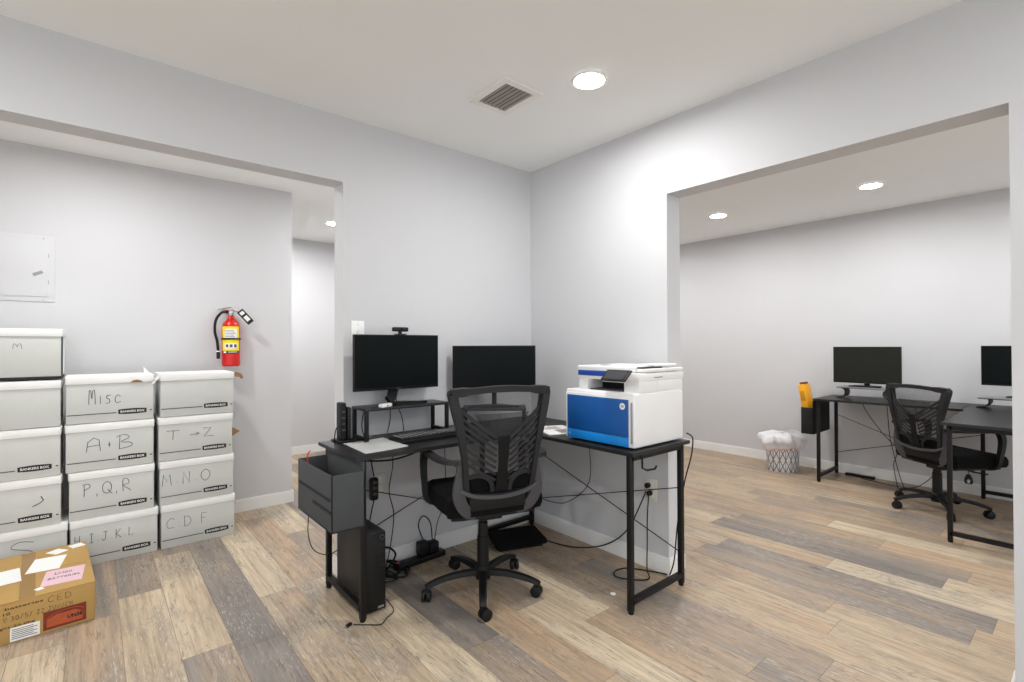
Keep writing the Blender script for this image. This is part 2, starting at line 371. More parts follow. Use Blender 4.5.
# hand drawn capitals as strokes in a 1 x 1 cell
ST = {'M': [[(0, 0), (.12, 1), (.45, .35), (.8, .95), (.95, 0)]], 'm': [[(0, 0), (.05, .95), (.25, 1), (.4, .4), (.5, .95), (.75, 1), (.85, 0)]],
 'i': [[(.4, .6), (.45, 0)]], 's': [[(.8, .62), (.3, .6), (.25, .42), (.65, .3), (.6, .05), (.1, .02)]], 'c': [[(.85, .5), (.4, .62), (.1, .3), (.3, .02), (.9, .1)]],
 'A': [[(0, 0), (.1, .7), (.5, 1), (.85, .8), (.95, 0)], [(.05, .38), (.9, .45)]], 'B': [[(.15, 0), (.2, 1)], [(-.05, .9), (.5, 1.05), (.85, .8), (.25, .52), (.95, .42), (1.0, .15), (.15, 0)]],
 '+': [[(.3, .4), (.7, .4)], [(.5, .2), (.5, .6)]], 'P': [[(.2, 0), (.2, 1)], [(.0, .95), (.6, 1.0), (.8, .75), (.2, .5)]],
 'Q': [[(.5, 1), (.1, .8), (.05, .3), (.5, .02), (.95, .3), (.9, .8), (.5, 1)], [(.55, .35), (1.05, -.05)]],
 'R': [[(.15, 0), (.15, 1), (.7, .95), (.75, .6), (.15, .5), (1.0, 0)]], 'H': [[(.1, 0), (.1, 1)], [(.8, 0), (.8, 1)], [(.1, .5), (.8, .5)]],
 'I': [[(.2, 1), (.8, 1)], [(.5, 0), (.5, 1)], [(.2, 0), (.8, 0)]], 'J': [[(.2, 1), (.95, 1)], [(.6, 1), (.55, .2), (.2, .0), (.0, .25)]],
 'K': [[(.1, 0), (.15, 1)], [(.85, 1), (.15, .45), (.95, 0)]], 'L': [[(.15, 1), (.1, .05), (.85, .1)]],
 'T': [[(-.1, 1), (1.1, 1)], [(.5, 1), (.45, 0)]], '>': [[(0, .35), (.9, .45)], [(.6, .62), (.95, .45), (.6, .25)]],
 'Z': [[(.0, 1), (.85, 1.0), (.1, .05), (1.1, .02)]], 'N': [[(.1, 0), (.15, 1), (.8, 0), (.8, 1)]], 'O': [[(.5, 1), (.05, .75), (.05, .25), (.5, 0), (.95, .3), (.95, .75), (.5, 1)]],
 'C': [[(.95, .85), (.5, 1), (.05, .6), (.2, .1), (.9, .1)]], 'D': [[(.15, 0), (.1, 1)], [(0, .95), (.7, .9), (.95, .4), (.6, .05), (.0, .0)]],
 'F': [[(.2, 0), (.2, 1)], [(.2, 1), (.9, .97)], [(.2, .5), (.75, .52)]], 'E': [[(.8, 1), (.15, 1), (.12, 0), (.85, 0)], [(.15, .5), (.7, .5)]],
 '.': [[(.45, .15), (.55, .18)]], ',': [[(.5, .1), (.4, -.12)]], '-': [[(.3, .42), (.6, .42)]], 'S': [[(.95, .9), (.4, 1.02), (.1, .75), (.85, .45), (.8, .1), (.0, .02)]],
 'U': [[(.1, 1), (.15, .2), (.5, 0), (.8, .25), (.85, 1)]], 'V': [[(0, 1), (.45, 0), (.95, 1)]],
 '0': [[(.5, 1), (.1, .7), (.15, .15), (.5, 0), (.85, .3), (.85, .75), (.5, 1)]], '1': [[(.5, 1), (.45, 0)]], '2': [[(.1, .8), (.5, 1), (.8, .75), (.1, .0), (.95, .02)]],
 '3': [[(.1, .95), (.7, .9), (.4, .55), (.85, .3), (.5, 0), (.05, .1)]], '5': [[(.85, 1), (.25, .97), (.2, .55), (.75, .5), (.8, .1), (.1, .0)]], '/': [[(.1, -.05), (.8, 1.05)]], ' ': [], 'k': [[(.1, 0), (.15, 1)], [(.85, 1), (.15, .45), (.95, 0)]]}
def handwriting(mb, txt, x, z, hgt, total, M, r=0.0016, wob=0.0):
    wt = sum(0.5 if ch in '.,i-+ ' else 1.0 for ch in txt); wid = total/(wt+0.3*(len(txt)-1)); gap = wid*0.3
    # strokes in local XY plane, placed by M
    cx = x
    for ch in txt:
        w_ = wid*(0.5 if ch in '.,i-+ ' else 1.0)
        for st in ST[ch]:
            pts = [(cx+p[0]*w_, z+p[1]*hgt+random.uniform(-wob, wob), 0) for p in st]
            pts = [M @ Vector(p) for p in (smooth_path([Vector(q) for q in pts], 4) if len(pts) > 2 and ch not in 'TKNZMLIHVE>kA' else [Vector(q) for q in pts])]
            mb.tube(pts, r, 5)
        cx += w_+gap
def cable(name, label, pts, r=0.003, m=None, cat='cable', group=None, k=6):
    return lift(tag(MB().tube(pts, r, 7, smooth=k).build(name, m or BLACKP), label, cat, group))

# ------------------------------------------------------------------ the rooms
WT = 0.125
XL, YB = -4.6, -4.9            # main room reaches behind the camera
XE, YE1 = 3.119, 1.7           # right-hand room
XC0, YC, YD, XC1 = -4.6, 1.548, 3.30, -1.15
OBX, OBZ = -1.3395, 2.094      # left opening: right jamb and header height
OY1, OY0, OZ = -1.0815, -2.384, 2.036
def struct(name, mb, m): return tag(mb.build(name, m, sm=False), kind='structure')
struct('floor', MB().box(-4.9, XE+0.2, YB-0.2, YD+0.2, -0.1, 0.0), FLOOR)
struct('ceiling', MB().box(-4.9, XE+0.2, YB-0.2, YD+0.2, H, H+0.1), CEIL)
struct('wall_left', MB().box(OBX, 0, 0, WT, 0, H).box(XL, OBX, 0, WT, OBZ, H), WALL)
struct('wall_right', MB().box(0, WT, OY1, YD, 0, H).box(0, WT, OY0, OY1, OZ, H).box(0, WT, YB, OY0, 0, H), WALL)
struct('wall_storage', MB().box(XL, XC1, YC, YC+0.12, 0, H), WALL)
struct('wall_passage', MB().box(XL, WT, YD, YD+0.12, 0, H).box(XL-0.12, XL, 0, YD+0.12, 0, H), WALL)
struct('wall_far_right', MB().box(XE, XE+0.12, YB, YE1+0.12, 0, H).box(WT, XE, YE1, YE1+0.12, 0, H), WALL)
BH, BT = 0.092, 0.013
def base(name, segs):
    mb = MB()
    for (x0, y0, x1, y1) in segs:       # outline of the board, top edge eased
        mb.box(x0, x1, y0, y1, 0.0, BH-0.012).box(x0+(0.003 if abs(x1-x0) < .02 else 0), x1-(0.003 if abs(x1-x0) < .02 else 0), y0+(0.003 if abs(y1-y0) < .02 else 0), y1-(0.003 if abs(y1-y0) < .02 else 0), BH-0.012, BH, 0.002)
    return struct(name, mb, TRIM)
base('baseboard_left', [(OBX-BT, -BT, -BT, 0), (OBX-BT, 0, OBX, WT)])
base('baseboard_right', [(-BT, OY1-BT, 0, 0), (0, OY1-BT, WT+BT, OY1), (-BT, YB, 0, OY0+BT), (0, OY0, WT, OY0+BT)])
base('baseboard_storage', [(XL, YC-BT, XC1, YC), (XC1, YC-BT, XC1+BT, YC+0.12)])
base('baseboard_passage', [(XC1+0.0, YD-BT, 0, YD)])
base('baseboard_far_right', [(XE-BT, YB, XE, YE1)])

# ------------------------------------------------------------------ recessed lamps and vent
def downlight(x, y, label, group=None):
    t = thing('recessed_downlight', label, 'ceiling light', (x, y, H-0.012), 0, group)
    MB().lathe([(0.066, 0.004), (0.070, 0.0), (0.080, 0.003), (0.083, 0.011), (0.066, 0.011)], 40).build('trim_ring', TRIM, t)
    MB().cyl(0.066, 0.004, 0.010, 40).build('lens', LAMP, t)
    return t
downlight(-0.622, -1.082, 'round recessed ceiling light beside the vent, nearest the room corner')
downlight(2.196, -1.45, 'round recessed ceiling light in right-hand room, nearer the right frame edge')
downlight(2.134, -0.265, 'round recessed ceiling light in right-hand room, farther left above the basket')
downlight(-0.531, 2.304, 'small far ceiling light in the passage beside the left opening')
hid = 'unseen ceiling lights added to brighten the rooms'
for x, y in ((-2.9, -1.1), (-0.7, -3.4), (-2.9, -3.4), (2.2, -2.75), (2.2, 1.0), (-0.5, 0.95), (-2.35, 0.70), (-1.12, 2.65), (1.0, -3.0)):  # unseen lamps: some assumed, others added purely to brighten the rooms
    downlight(x, y, 'unseen round recessed ceiling light added to help light the rooms', hid)
vt = thing('ceiling_vent', 'square grey louvred air vent set in the ceiling', 'vent', (-0.815, -0.715, H-0.01))
fr = MB()
for a in ((-0.118, 0.118, 0.108, 0.142), (-0.118, 0.118, -0.142, -0.108), (-0.118, -0.084, -0.108, 0.108), (0.084, 0.118, -0.108, 0.108)): fr.box(*a, 0.001, 0.009)
fr.build('frame', mat('vent_frame', rgb(236, 234, 230), 0.5), vt)
MB().box(-0.086, 0.086, -0.110, 0.110, 0.0085, 0.0095).build('duct', VENTD, vt)
for i in range(7):
    MB().box(-0.0085, 0.0085, -0.108, 0.108, -0.0008, 0.0008, M=T(-0.072+i*0.024, 0, 0.003, ry=0.25 if i % 2 else -0.15)).build('slat', VENTM, vt)

# ------------------------------------------------------------------ storage wall: electrical panel, extinguisher
ep = thing('electrical_panel', 'flush electrical panel painted like the wall above file boxes', 'electrical panel', (-2.78, YC, 1.50))
MB().box(-0.25, 0.25, -0.006, 0, 0.0, 0.40, 0.002).build('frame', WALL, ep)
MB().box(-0.22, 0.22, -0.011, -0.006, 0.03, 0.365, 0.002).build('door', WALL, ep)
MB().box(-0.024, 0.024, -0.0145, -0.011, -0.009, 0.009, 0.002, M=T(0.175, 0, 0.17, ry=-0.5)).build('latch', mat('panel_latch', rgb(150, 150, 152), 0.4), ep)
for z in (0.015, 0.383): MB().cyl(0.004, 0, 0.002, 10, M=T(0.2, -0.006, z, rx=PI/2)).build('screw', SILVER, ep)
for (x, z) in ((0.222, 0.12), (0.222, 0.28)): MB().box(x-0.002, x+0.002, -0.012, -0.006, z-0.012, z+0.012).build('hinge', SILVER, ep)

ex = thing('fire_extinguisher', 'red fire extinguisher with yellow label hung on the storage wall', 'fire extinguisher', (-1.588, 1.475, 1.083))
RB = 0.058
MB().lathe([(0, 0), (RB-0.008, 0), (RB, 0.008), (RB, 0.285), (RB-0.006, 0.308), (RB-0.024, 0.333), (0.024, 0.345), (0.021, 0.365), (0, 0.365)], 36).build('cylinder', RED, ex)
def wrap(a0, a1, z0, z1, r, name, m, n=16, off=0.0):
    mb = MB(); mb.grid(lambda u, v: Vector((r*math.cos(a0+(a1-a0)*u), r*math.sin(a0+(a1-a0)*u), z0+(z1-z0)*v)), n, 1); return mb.build(name, m, ex)
ca = -1.78   # label faces the opening
lb = wrap(ca-1.1, ca+1.05, 0.11, 0.285, RB+0.0006, 'label', YEL); 
def sub(o, p): o.parent = p; return o
sub(wrap(ca-0.7, ca+0.7, 0.19, 0.268, RB+0.0012, 'white_panel', PAPER), lb)
sub(wrap(ca-0.75, ca+0.75, 0.128, 0.165, RB+0.0012, 'pictogram_band', PAPER), lb)
for i in range(3): sub(wrap(ca-0.56+i*0.45, ca-0.26+i*0.45, 0.136, 0.157, RB+0.0018, 'pictogram', LINE, 6), lb)
for i in range(6): sub(wrap(ca-0.6, ca+0.3+0.1*(i % 3), 0.255-i*0.011, 0.258-i*0.011, RB+0.0018, 'text_line', BLUEC, 8), lb)
sub(wrap(ca-1.0, ca+0.95, 0.092, 0.112, RB+0.0012, 'black_band', BADGE), lb)
sub(wrap(ca-0.85, ca-0.5, 0.096, 0.108, RB+0.0018, 'round_mark', PAPER, 6), lb)
sub(wrap(ca-0.3, ca+0.7, 0.1, 0.105, RB+0.0018, 'text_line', PAPER, 8), lb)
MB().lathe([(RB+0.002, 0.190), (RB+0.005, 0.190), (RB+0.005, 0.202), (RB+0.002, 0.202), (RB+0.002, 0.190)], 36).build('strap', BLACKP, ex)
MB().cyl(0.019, 0.362, 0.392, 18, bev=0.003).box(-0.013, 0.013, -0.045, 0.02, 0.385, 0.405, 0.003).build('valve', CHROME, ex)
MB().box(-0.01, 0.01, -0.05, 0.06, 0.418, 0.424, 0.002, M=T(0.0, 0, 0, rx=-0.12, rz=0.7)).build('handle', CHROME, ex)
MB().box(-0.009, 0.009, -0.05, 0.06, -0.002, 0.003, 0.001, M=T(0.0, 0, 0.40, rx=0.12, rz=0.7)).build('carry_handle', RED, ex)
MB().cyl(0.014, 0, 0.012, 18, M=T(-0.008, -0.04, 0.385, rx=PI/2, rz=-0.4), bev=0.002).build('gauge', CHROME, ex)
hs = MB().tube([(-0.015, -0.01, 0.39), (-0.06, -0.015, 0.385), (-0.098, -0.02, 0.33), (-0.105, -0.02, 0.25), (-0.09, -0.015, 0.18), (-0.083, -0.015, 0.10)], 0.009, 10, smooth=6).build('hose', BLACKP, ex)
MB().cyl(0.0115, 0.055, 0.105, 14, M=T(-0.083, -0.015, 0), bev=0.002).build('nozzle', BLACKP, hs)
MB().cyl(0.0105, 0.104, 0.112, 14, M=T(-0.083, -0.015, 0)).build('collar', PAPER, hs)
tg = MB().box(-0.024, 0.024, -0.0008, 0.0008, -0.115, 0.0, M=T(0.045, -0.05, 0.40, ry=-0.72)).build('inspection_tag', BADGE, ex)
MB().box(-0.014, 0.014, -0.0022, -0.0009, -0.092, -0.052, M=T(0.045, -0.05, 0.40, ry=-0.72)).box(-0.014, 0.014, -0.0022, -0.0009, -0.036, -0.012, M=T(0.045, -0.05, 0.40, ry=-0.72)).build('printed_panel', PAPER, tg)
MB().tube([(0.0, 0.015, 0.40), (0.03, -0.02, 0.43), (0.045, -0.05, 0.40)], 0.001, 5, smooth=4).build('tie', SILVER, tg)
MB().box(-0.02, 0.02, 0.062, 0.071, 0.2, 0.4, 0.002).box(-0.008, 0.008, 0.015, 0.068, 0.368, 0.376, 0.001).build('wall_bracket', SILVER, ex)

# ------------------------------------------------------------------ file boxes
BW, BD, BHT = 0.392, 0.33, 0.262
def file_box(xr, z0, label, txt=None, ht=BHT, yf=1.09, badge=True, rz=0.0, dx=0.0, wd=BW):
    w2 = wd/2
    t = thing('file_box', label, 'file box', (xr-w2-0.006+dx, yf+BD/2, z0), rz, 'white lidded file boxes')
    # the body: walls and a bottom, slightly bowed front
    mb = MB().box(-w2, w2, -BD/2, BD/2, 0, ht-0.006, 0.003)
    mb.build('body', BOARD, t)
    lh = 0.042; e = 0.005
    lid = MB().box(-w2-e, w2+e, -BD/2-e, BD/2+e, ht-0.004, ht, 0.0015)
    for (a, b, c, d) in ((-w2-e, w2+e, -BD/2-e, -BD/2-0.0008), (-w2-e, w2+e, BD/2+0.0008, BD/2+e), (-w2-e, -w2-0.0008, -BD/2-e, BD/2+e), (w2+0.0008, w2+e, -BD/2-e, BD/2+e)):
        lid.box(a, b, c, d, ht-lh, ht-0.001, 0.0012)
    lid.build('lid', LID, t)
    F = T(0, -BD/2-0.0006, 0, rx=PI/2)
    if badge:
        bx = w2-0.10; bz = 0.053
        hl = [(bx-0.066+0.132*i/10, bz+0.0125+0.0035*math.sin(PI*i/10)) for i in range(11)]
        poly = hl+[(p[0], 2*bz-p[1]) for p in reversed(hl)]
        bo = MB().prism(poly, 0, 0.0007, F).build('logo_badge', BADGE, t, sm=False)
        text_obj('lettering', 'BANKERS BOX', PAPER, T(0, -BD/2-0.0014, 0, rx=PI/2) @ T(bx, bz, 0), width=0.112, h=0.0125, bold=0.02, parent=bo)
        MB().box(-w2+0.004, bx-0.075, -BD/2-0.0012, -BD/2-0.0004, bz-0.0065, bz-0.0015).build('printed_line', LINE, t)
        MB().box(w2-0.018, w2-0.008, -BD/2-0.0012, -BD/2-0.0004, bz-0.003, bz+0.003).build('printed_dot', BADGE, t)
    if txt:
        s, x, z, hh, ww, r = txt
        m2 = MB(); handwriting(m2, s, x, z, hh, ww, F, r); m2.build('handwriting', INK, t)
    return t
P4 = 0.2685
# right column (against nothing on its right)
file_box(-1.635, 0, 'bottom file box of the right stack, marked C D F in faint marker', ('C.D.F', -0.170, 0.115, 0.062, 0.215, 0.0013))
file_box(-1.642, P4-0.004, 'file box marked M, N, O in the right stack, second from floor', ('M.N.O', -0.185, 0.115, 0.070, 0.25, 0.0016))
b3 = file_box(-1.648, 2*P4-0.006, 'file box marked T to Z with a brown torn flap on its right', ('T >Z', -0.150, 0.125, 0.055, 0.235, 0.0015))
MB().prism([(0, 0), (0.05, 0.030), (0.0, 0.060)], 0, 0.003, M=T(BW/2+0.001, -0.145, 0.105, rx=PI/2)).build('torn_flap', BROWNB, b3)
b4 = file_box(-1.640, 3*P4-0.008, 'unmarked file box topping the right stack, lid corner torn brown')
MB().prism([(0, 0), (0.018, -0.002), (0.040, -0.012), (0.052, -0.034), (0.046, -0.046), (0.034, -0.030), (0.014, -0.032), (0, -0.026)], 0, 0.05, M=T(BW/2+0.0055, -BD/2+0.045, BHT-0.002, rx=PI/2), bev=0.001).build('curled_lid_corner', BROWNB, b4)
MB().prism([(0, 0), (0.0, -0.018), (-0.035, -0.058), (-0.042, -0.048), (-0.012, 0.0)], 0, 0.003, M=T(-BW/2-0.0035, -BD/2-0.002, BHT-0.002, rx=PI/2)).build('torn_lid_strip', LID, b4)
# middle column
file_box(-2.046, 0, 'bottom file box of the middle stack, marked H I J K L', ('H.I.J.K.L', -0.180, 0.125, 0.050, 0.265, 0.0014))
file_box(-2.070, P4-0.004, 'file box marked P, Q, R in the middle stack, second from floor', ('P,Q,R', -0.135, 0.125, 0.068, 0.215, 0.0016), dx=0.006, wd=0.38)
file_box(-2.066, 2*P4-0.006, 'file box marked A + B in the middle stack', ('A+B', -0.11, 0.105, 0.078, 0.20, 0.0016))
b8 = file_box(-2.066, 3*P4-0.008, 'file box marked Misc topping the middle stack, lid edge torn', ('misc', -0.100, 0.105, 0.075, 0.145, 0.0016))
MB().prism([(0, 0), (0.012, 0.012), (0.03, 0.016), (0.05, 0.010), (0.06, 0)], 0, 0.0015, M=T(0.085, -BD/2-0.0062, BHT-0.042, rx=PI/2)).build('torn_lid_edge', BROWNB, b8)
MB().prism([(0, 0), (0.03, 0.0), (-0.005, 0.045)], 0, 0.002, M=T(0.16, -0.02, BHT, rx=PI/2)).build('lifted_flap', LID, b8)
# left column
file_box(-2.452, 0, 'bottom file box of the left stack, behind the brown carton', ('S', -0.03, 0.10, 0.10, 0.10, 0.0015), badge=False)
b10 = file_box(-2.478, P4-0.005, 'file box of the left stack with a small black scribble above its logo')
MB().tube([(0.085, -BD/2-0.001, 0.115), (0.115, -BD/2-0.001, 0.13), (0.128, -BD/2-0.001, 0.142), (0.118, -BD/2-0.001, 0.165)], 0.0022, 5).build('scribble', BADGE, b10)
file_box(-2.480, 2*P4-0.008, 'plain file box at mid-height of the left stack, bearing a printed logo')
file_box(-2.480, 3*P4-0.010, 'blank file box second from top of the left stack', badge=False, ht=0.250)
b13 = file_box(-2.474, 4*P4-0.006, 'topmost file box of the tallest left stack, faintly marked', ('m', 0.005, 0.15, 0.025, 0.04, 0.0009), badge=False, ht=0.258)
MB().box(BW/2-0.004, BW/2+0.0042, -BD/2-0.0016, -BD/2-0.0008, 0.002, 0.215).build('side_seam', LINE, b13)
MB().box(-BW/2, BW/2, -BD/2+0.01, BD/2-0.01, -0.014, -0.001).build('gap_shadow', BADGE, b13)  # dark slab put in as the shadow gap beneath this box

# brown carton on the floor
ct = thing('cardboard_carton', 'brown cardboard carton with shipping labels on the floor', 'cardboard box', (-2.575, 0.66, 0.0), math.radians(3.5))
CW, CDp, CH = 0.215, 0.315, 0.168
MB().box(-CW, CW, -CDp, CDp, 0, CH, 0.004).build('carton_body', TAN, ct)
fl = MB().box(-CW-0.001, CW+0.001, -CDp-0.001, -0.004, CH, CH+0.003, 0.001).box(-CW-0.001, CW+0.001, 0.0, CDp+0.001, CH, CH+0.003, 0.001)
fl.build('top_flaps', TAN, ct)
def clabel(name, x0, x1, y0, y1, m, rz=0.0, z=0.0036):
    return MB().box(-(x1-x0)/2, (x1-x0)/2, -(y1-y0)/2, (y1-y0)/2, 0, 0.0006, M=T((x0+x1)/2, (y0+y1)/2, CH+z, rz=rz)).build(name, m, ct)
clabel('packing_tape', -0.03, 0.02, -CDp+0.005, CDp-0.005, TAPE, 0, 0.003)
clabel('white_label', -0.19, -0.03, -0.09, 0.10, PAPER, 0.05, 0.0042)
clabel('white_label', 0.0, 0.12, -0.02, 0.17, PAPER, -0.18)
clabel('white_sticker', 0.07, 0.13, 0.20, 0.27, PAPER, 0.6)
clabel('white_sticker', 0.15, 0.205, 0.24, 0.30, PAPER, 0.3)
pl = clabel('pink_label', 0.045, 0.185, -0.24, -0.05, PINK, -0.12)
text_obj('lettering', 'Li-ion', BADGE, T(0.115, -0.10, CH+0.0044, rz=-0.12), width=0.06, h=0.03, parent=pl)
text_obj('lettering', 'BATTERIES', BADGE, T(0.115, -0.16, CH+0.0044, rz=-0.12), width=0.11, h=0.02, parent=pl)
clabel('small_sticker', 0.02, 0.045, -0.26, -0.23, PAPER, 0.5)
FF = T(0, -CDp-0.0006, 0, rx=PI/2)
def ftext(s, x, z, wd, hh, m=BADGE, **k): return text_obj('printed_text', s, m, FF @ T(x, z, 0), width=wd, h=hh, parent=ct, **k)
ftext('Li ion batteries', -0.055, 0.146, 0.20, 0.011)
ftext('10', -0.065, 0.125, 0.02, 0.012)
ftext('Weight 25.0kg', -0.055, 0.068, 0.15, 0.011)
m2 = MB(); handwriting(m2, 'CED', 0.060, 0.128, 0.026, 0.075, FF, 0.0009); handwriting(m2, 'V 30/5/ 22 JUN/CH', -0.075, 0.092, 0.019, 0.215, FF, 0.0009)
m2.build('handwriting', INK, ct)
lw = MB().box(-0.055, 0.035, -CDp-0.0014, -CDp-0.0004, 0.006, 0.062).build('address_label', PAPER, ct)
for i in range(6): MB().box(-0.05, 0.015+0.012*((i*5) % 2), -CDp-0.002, -CDp-0.0014, 0.052-i*0.0075, 0.0545-i*0.0075).build('text_line', INK, lw)
rl = MB().box(0.045, 0.185, -CDp-0.0014, -CDp-0.0004, 0.012, 0.09).build('hazard_label', REDLAB, ct)
MB().tube([FF @ Vector(p) for p in ((0.055, 0.06, 0.0012), (0.09, 0.078, 0.0012), (0.15, 0.08, 0.0012), (0.178, 0.066, 0.0012))], 0.0012, 5, smooth=4).prism([(0.056, 0.022), (0.172, 0.022), (0.176, 0.05), (0.15, 0.07), (0.09, 0.07), (0.056, 0.055)], 0.0008, 0.0013, FF).build('printed_picture', REDLAB2, rl)
text_obj('lettering', 'UN38', BADGE, FF @ T(0.148, 0.046, 0.0016), width=0.05, h=0.016, bold=0.03, parent=rl)

# ------------------------------------------------------------------ L-shaped desks
DZ = 0.74
def leg_mb(x, y, top=DZ-0.02, s=0.0125):
    return MB().box(x-s, x+s, y-s, y+s, 0.012, top, 0.0015).cyl(0.013, 0.0, 0.014, 14, M=T(x, y, 0), bev=0.002)
def rod(mb, a, b, r=0.0028): return mb.tube([a, b], r, 6)
def bar(mb, a, b, s=0.0125): return mb.sweep([a, b], [(-s, -s), (s, -s), (s, s), (-s, s)])

dk = thing('corner_desk', 'black L-shaped corner desk in the room corner holding printer and monitors', 'desk', (-0.75, -0.45, 0))
off = dk.location[:]
X0, YF = -1.475, -0.495       # left end, front edge of the wing along the left wall
X1, Y1 = -0.502, -1.222       # front edge and near end of the wing along the right wall
XB, YBk = -0.022, -0.012
tp = MB().prism([(X0, YBk), (X0, YF), (-0.60, YF), (-0.54, YF-0.025), (X1, YF-0.09), (X1, -0.62), (-0.02-0.01, -0.62), (XB, YBk)], DZ-0.018, DZ, bev=0.002)
tp.build('desktop_left_wing', DESK, dk, off=off)
MB().prism([(X1, -0.622), (X1, Y1), (XB, Y1), (XB, -0.622)], DZ-0.018, DZ, bev=0.002).build('desktop_right_wing', DESK, dk, off=off)
LX = [(-1.43, -0.45), (-1.43, -0.035), (-0.472, -0.055), (-0.052, -0.055)]
for x, y in LX: leg_mb(x, y).build('leg', BLACKM, dk, off=off)
for x, y in ((-0.472, -1.185), (-0.052, -1.185)): leg_mb(x, y).build('leg', BLACKM, dk, off=off)
def rails(p, q, who, o_):
    for z in (0.055, DZ-0.032):
        mb = MB(); bar(mb, (*p, z), (*q, z)); mb.build('end_rail', BLACKM, who, off=o_)
rails((-1.43, -0.45), (-1.43, -0.035), dk, off); rails((-0.472, -0.055), (-0.052, -0.055), dk, off); rails((-0.472, -1.185), (-0.052, -1.185), dk, off)
mb = MB(); bar(mb, (-1.43, -0.035, DZ-0.03), (-0.475, -0.035, DZ-0.03), 0.01); mb.build('back_rail', BLACKM, dk, off=off)
mb = MB(); rod(mb, (-1.43, -0.035, 0.52), (-0.475, -0.035, 0.20)); rod(mb, (-1.43, -0.035, 0.16), (-0.475, -0.035, 0.50)); mb.build('cross_brace', BLACKM, dk, off=off)
mb = MB(); rod(mb, (-0.052, -1.185, 0.165), (-0.052, -0.05, 0.535)); rod(mb, (-0.052, -1.185, 0.497), (-0.052, -0.05, 0.175)); mb.build('cross_brace', BLACKM, dk, off=off)
MB().tube([(-0.40, -1.20, DZ-0.02), (-0.40, -1.20, 0.655), (-0.385, -1.215, 0.645), (-0.35, -1.235, 0.650), (-0.345, -1.24, 0.665)], 0.005, 8).build('hook', BLACKM, dk, off=off)

def pouch(parent, x0, x1, y0, y1, z0, z1, zt, side, m_out):
    # open fabric pocket; side = the wall that carries on up to the desktop
    t = 0.005
    a = MB().box(x0, x1, y0, y1, z0, z0+t)
    a.box(x0, x0+t, y0, y1, z0, z1 if side != 'x0' else zt, 0.001).box(x1-t, x1, y0, y1, z0, z1 if side != 'x1' else zt, 0.001)
    a.box(x0, x1, y0, y0+t, z0, z1 if side != 'y0' else zt, 0.001).box(x0, x1, y1-t, y1, z0, z1 if side != 'y1' else zt, 0.001)
    return a.build('fabric', m_out, parent)
po = thing('hanging_storage_pouch', 'grey felt storage pouch hanging on the left end of corner desk', 'storage pouch', (-1.53, -0.28, 0.44))
p_off = Vector(po.location)
def shift(o, v):
    o.data.transform(Matrix.Translation(-Vector(v))); return o
q = shift(pouch(po, -1.592, -1.448, -0.515, -0.075, 0.445, 0.685, 0.7215, 'x1', GFAB), p_off)
shift(MB().box(-1.595, -1.592, -0.50, -0.09, 0.575, 0.587).build('band', GFABD, po), p_off)
shift(MB().box(-1.595, -1.592, -0.505, -0.29, 0.525, 0.537).build('band', GFABD, po), p_off)
shift(MB().box(-1.456, -1.4535, -0.50, -0.09, 0.60, 0.7215, 0.001).build('hanger_flap', GFAB, po), p_off)
cable('red_cord', 'short red cord standing in the grey felt pouch', [(-1.565, -0.12, 0.452), (-1.56, -0.11, 0.62), (-1.555, -0.10, 0.70), (-1.54, -0.09, 0.715)], 0.0035, REDC)

# ------------------------------------------------------------------ computers on the corner desk
def table_riser(label, loc, rz, wd, dp, ht):
    t = thing('monitor_riser', label, 'monitor riser', loc, rz, 'black metal monitor risers')
    MB().box(-wd/2, wd/2, -dp/2, dp/2, ht-0.014, ht, 0.003).build('shelf', DESK, t)
    for sx in (-1, 1):
        for sy in (-1, 1):
            MB().box(sx*(wd/2-0.012)-0.009, sx*(wd/2-0.012)+0.009, sy*(dp/2-0.012)-0.009, sy*(dp/2-0.012)+0.009, 0, ht-0.014, 0.001).build('leg', BLACKM, t)
    mb = MB()
    for sx in (-1, 1): bar(mb, (sx*(wd/2-0.012), -dp/2+0.012, 0.012), (sx*(wd/2-0.012), dp/2-0.012, 0.012), 0.008)
    mb.build('foot_rail', BLACKM, t)
    return t
R1 = (-1.055, -0.108, DZ)
table_riser('black metal riser under the webcam-topped monitor', R1, 0, 0.500, 0.175, 0.168)
RZ1 = DZ+0.168

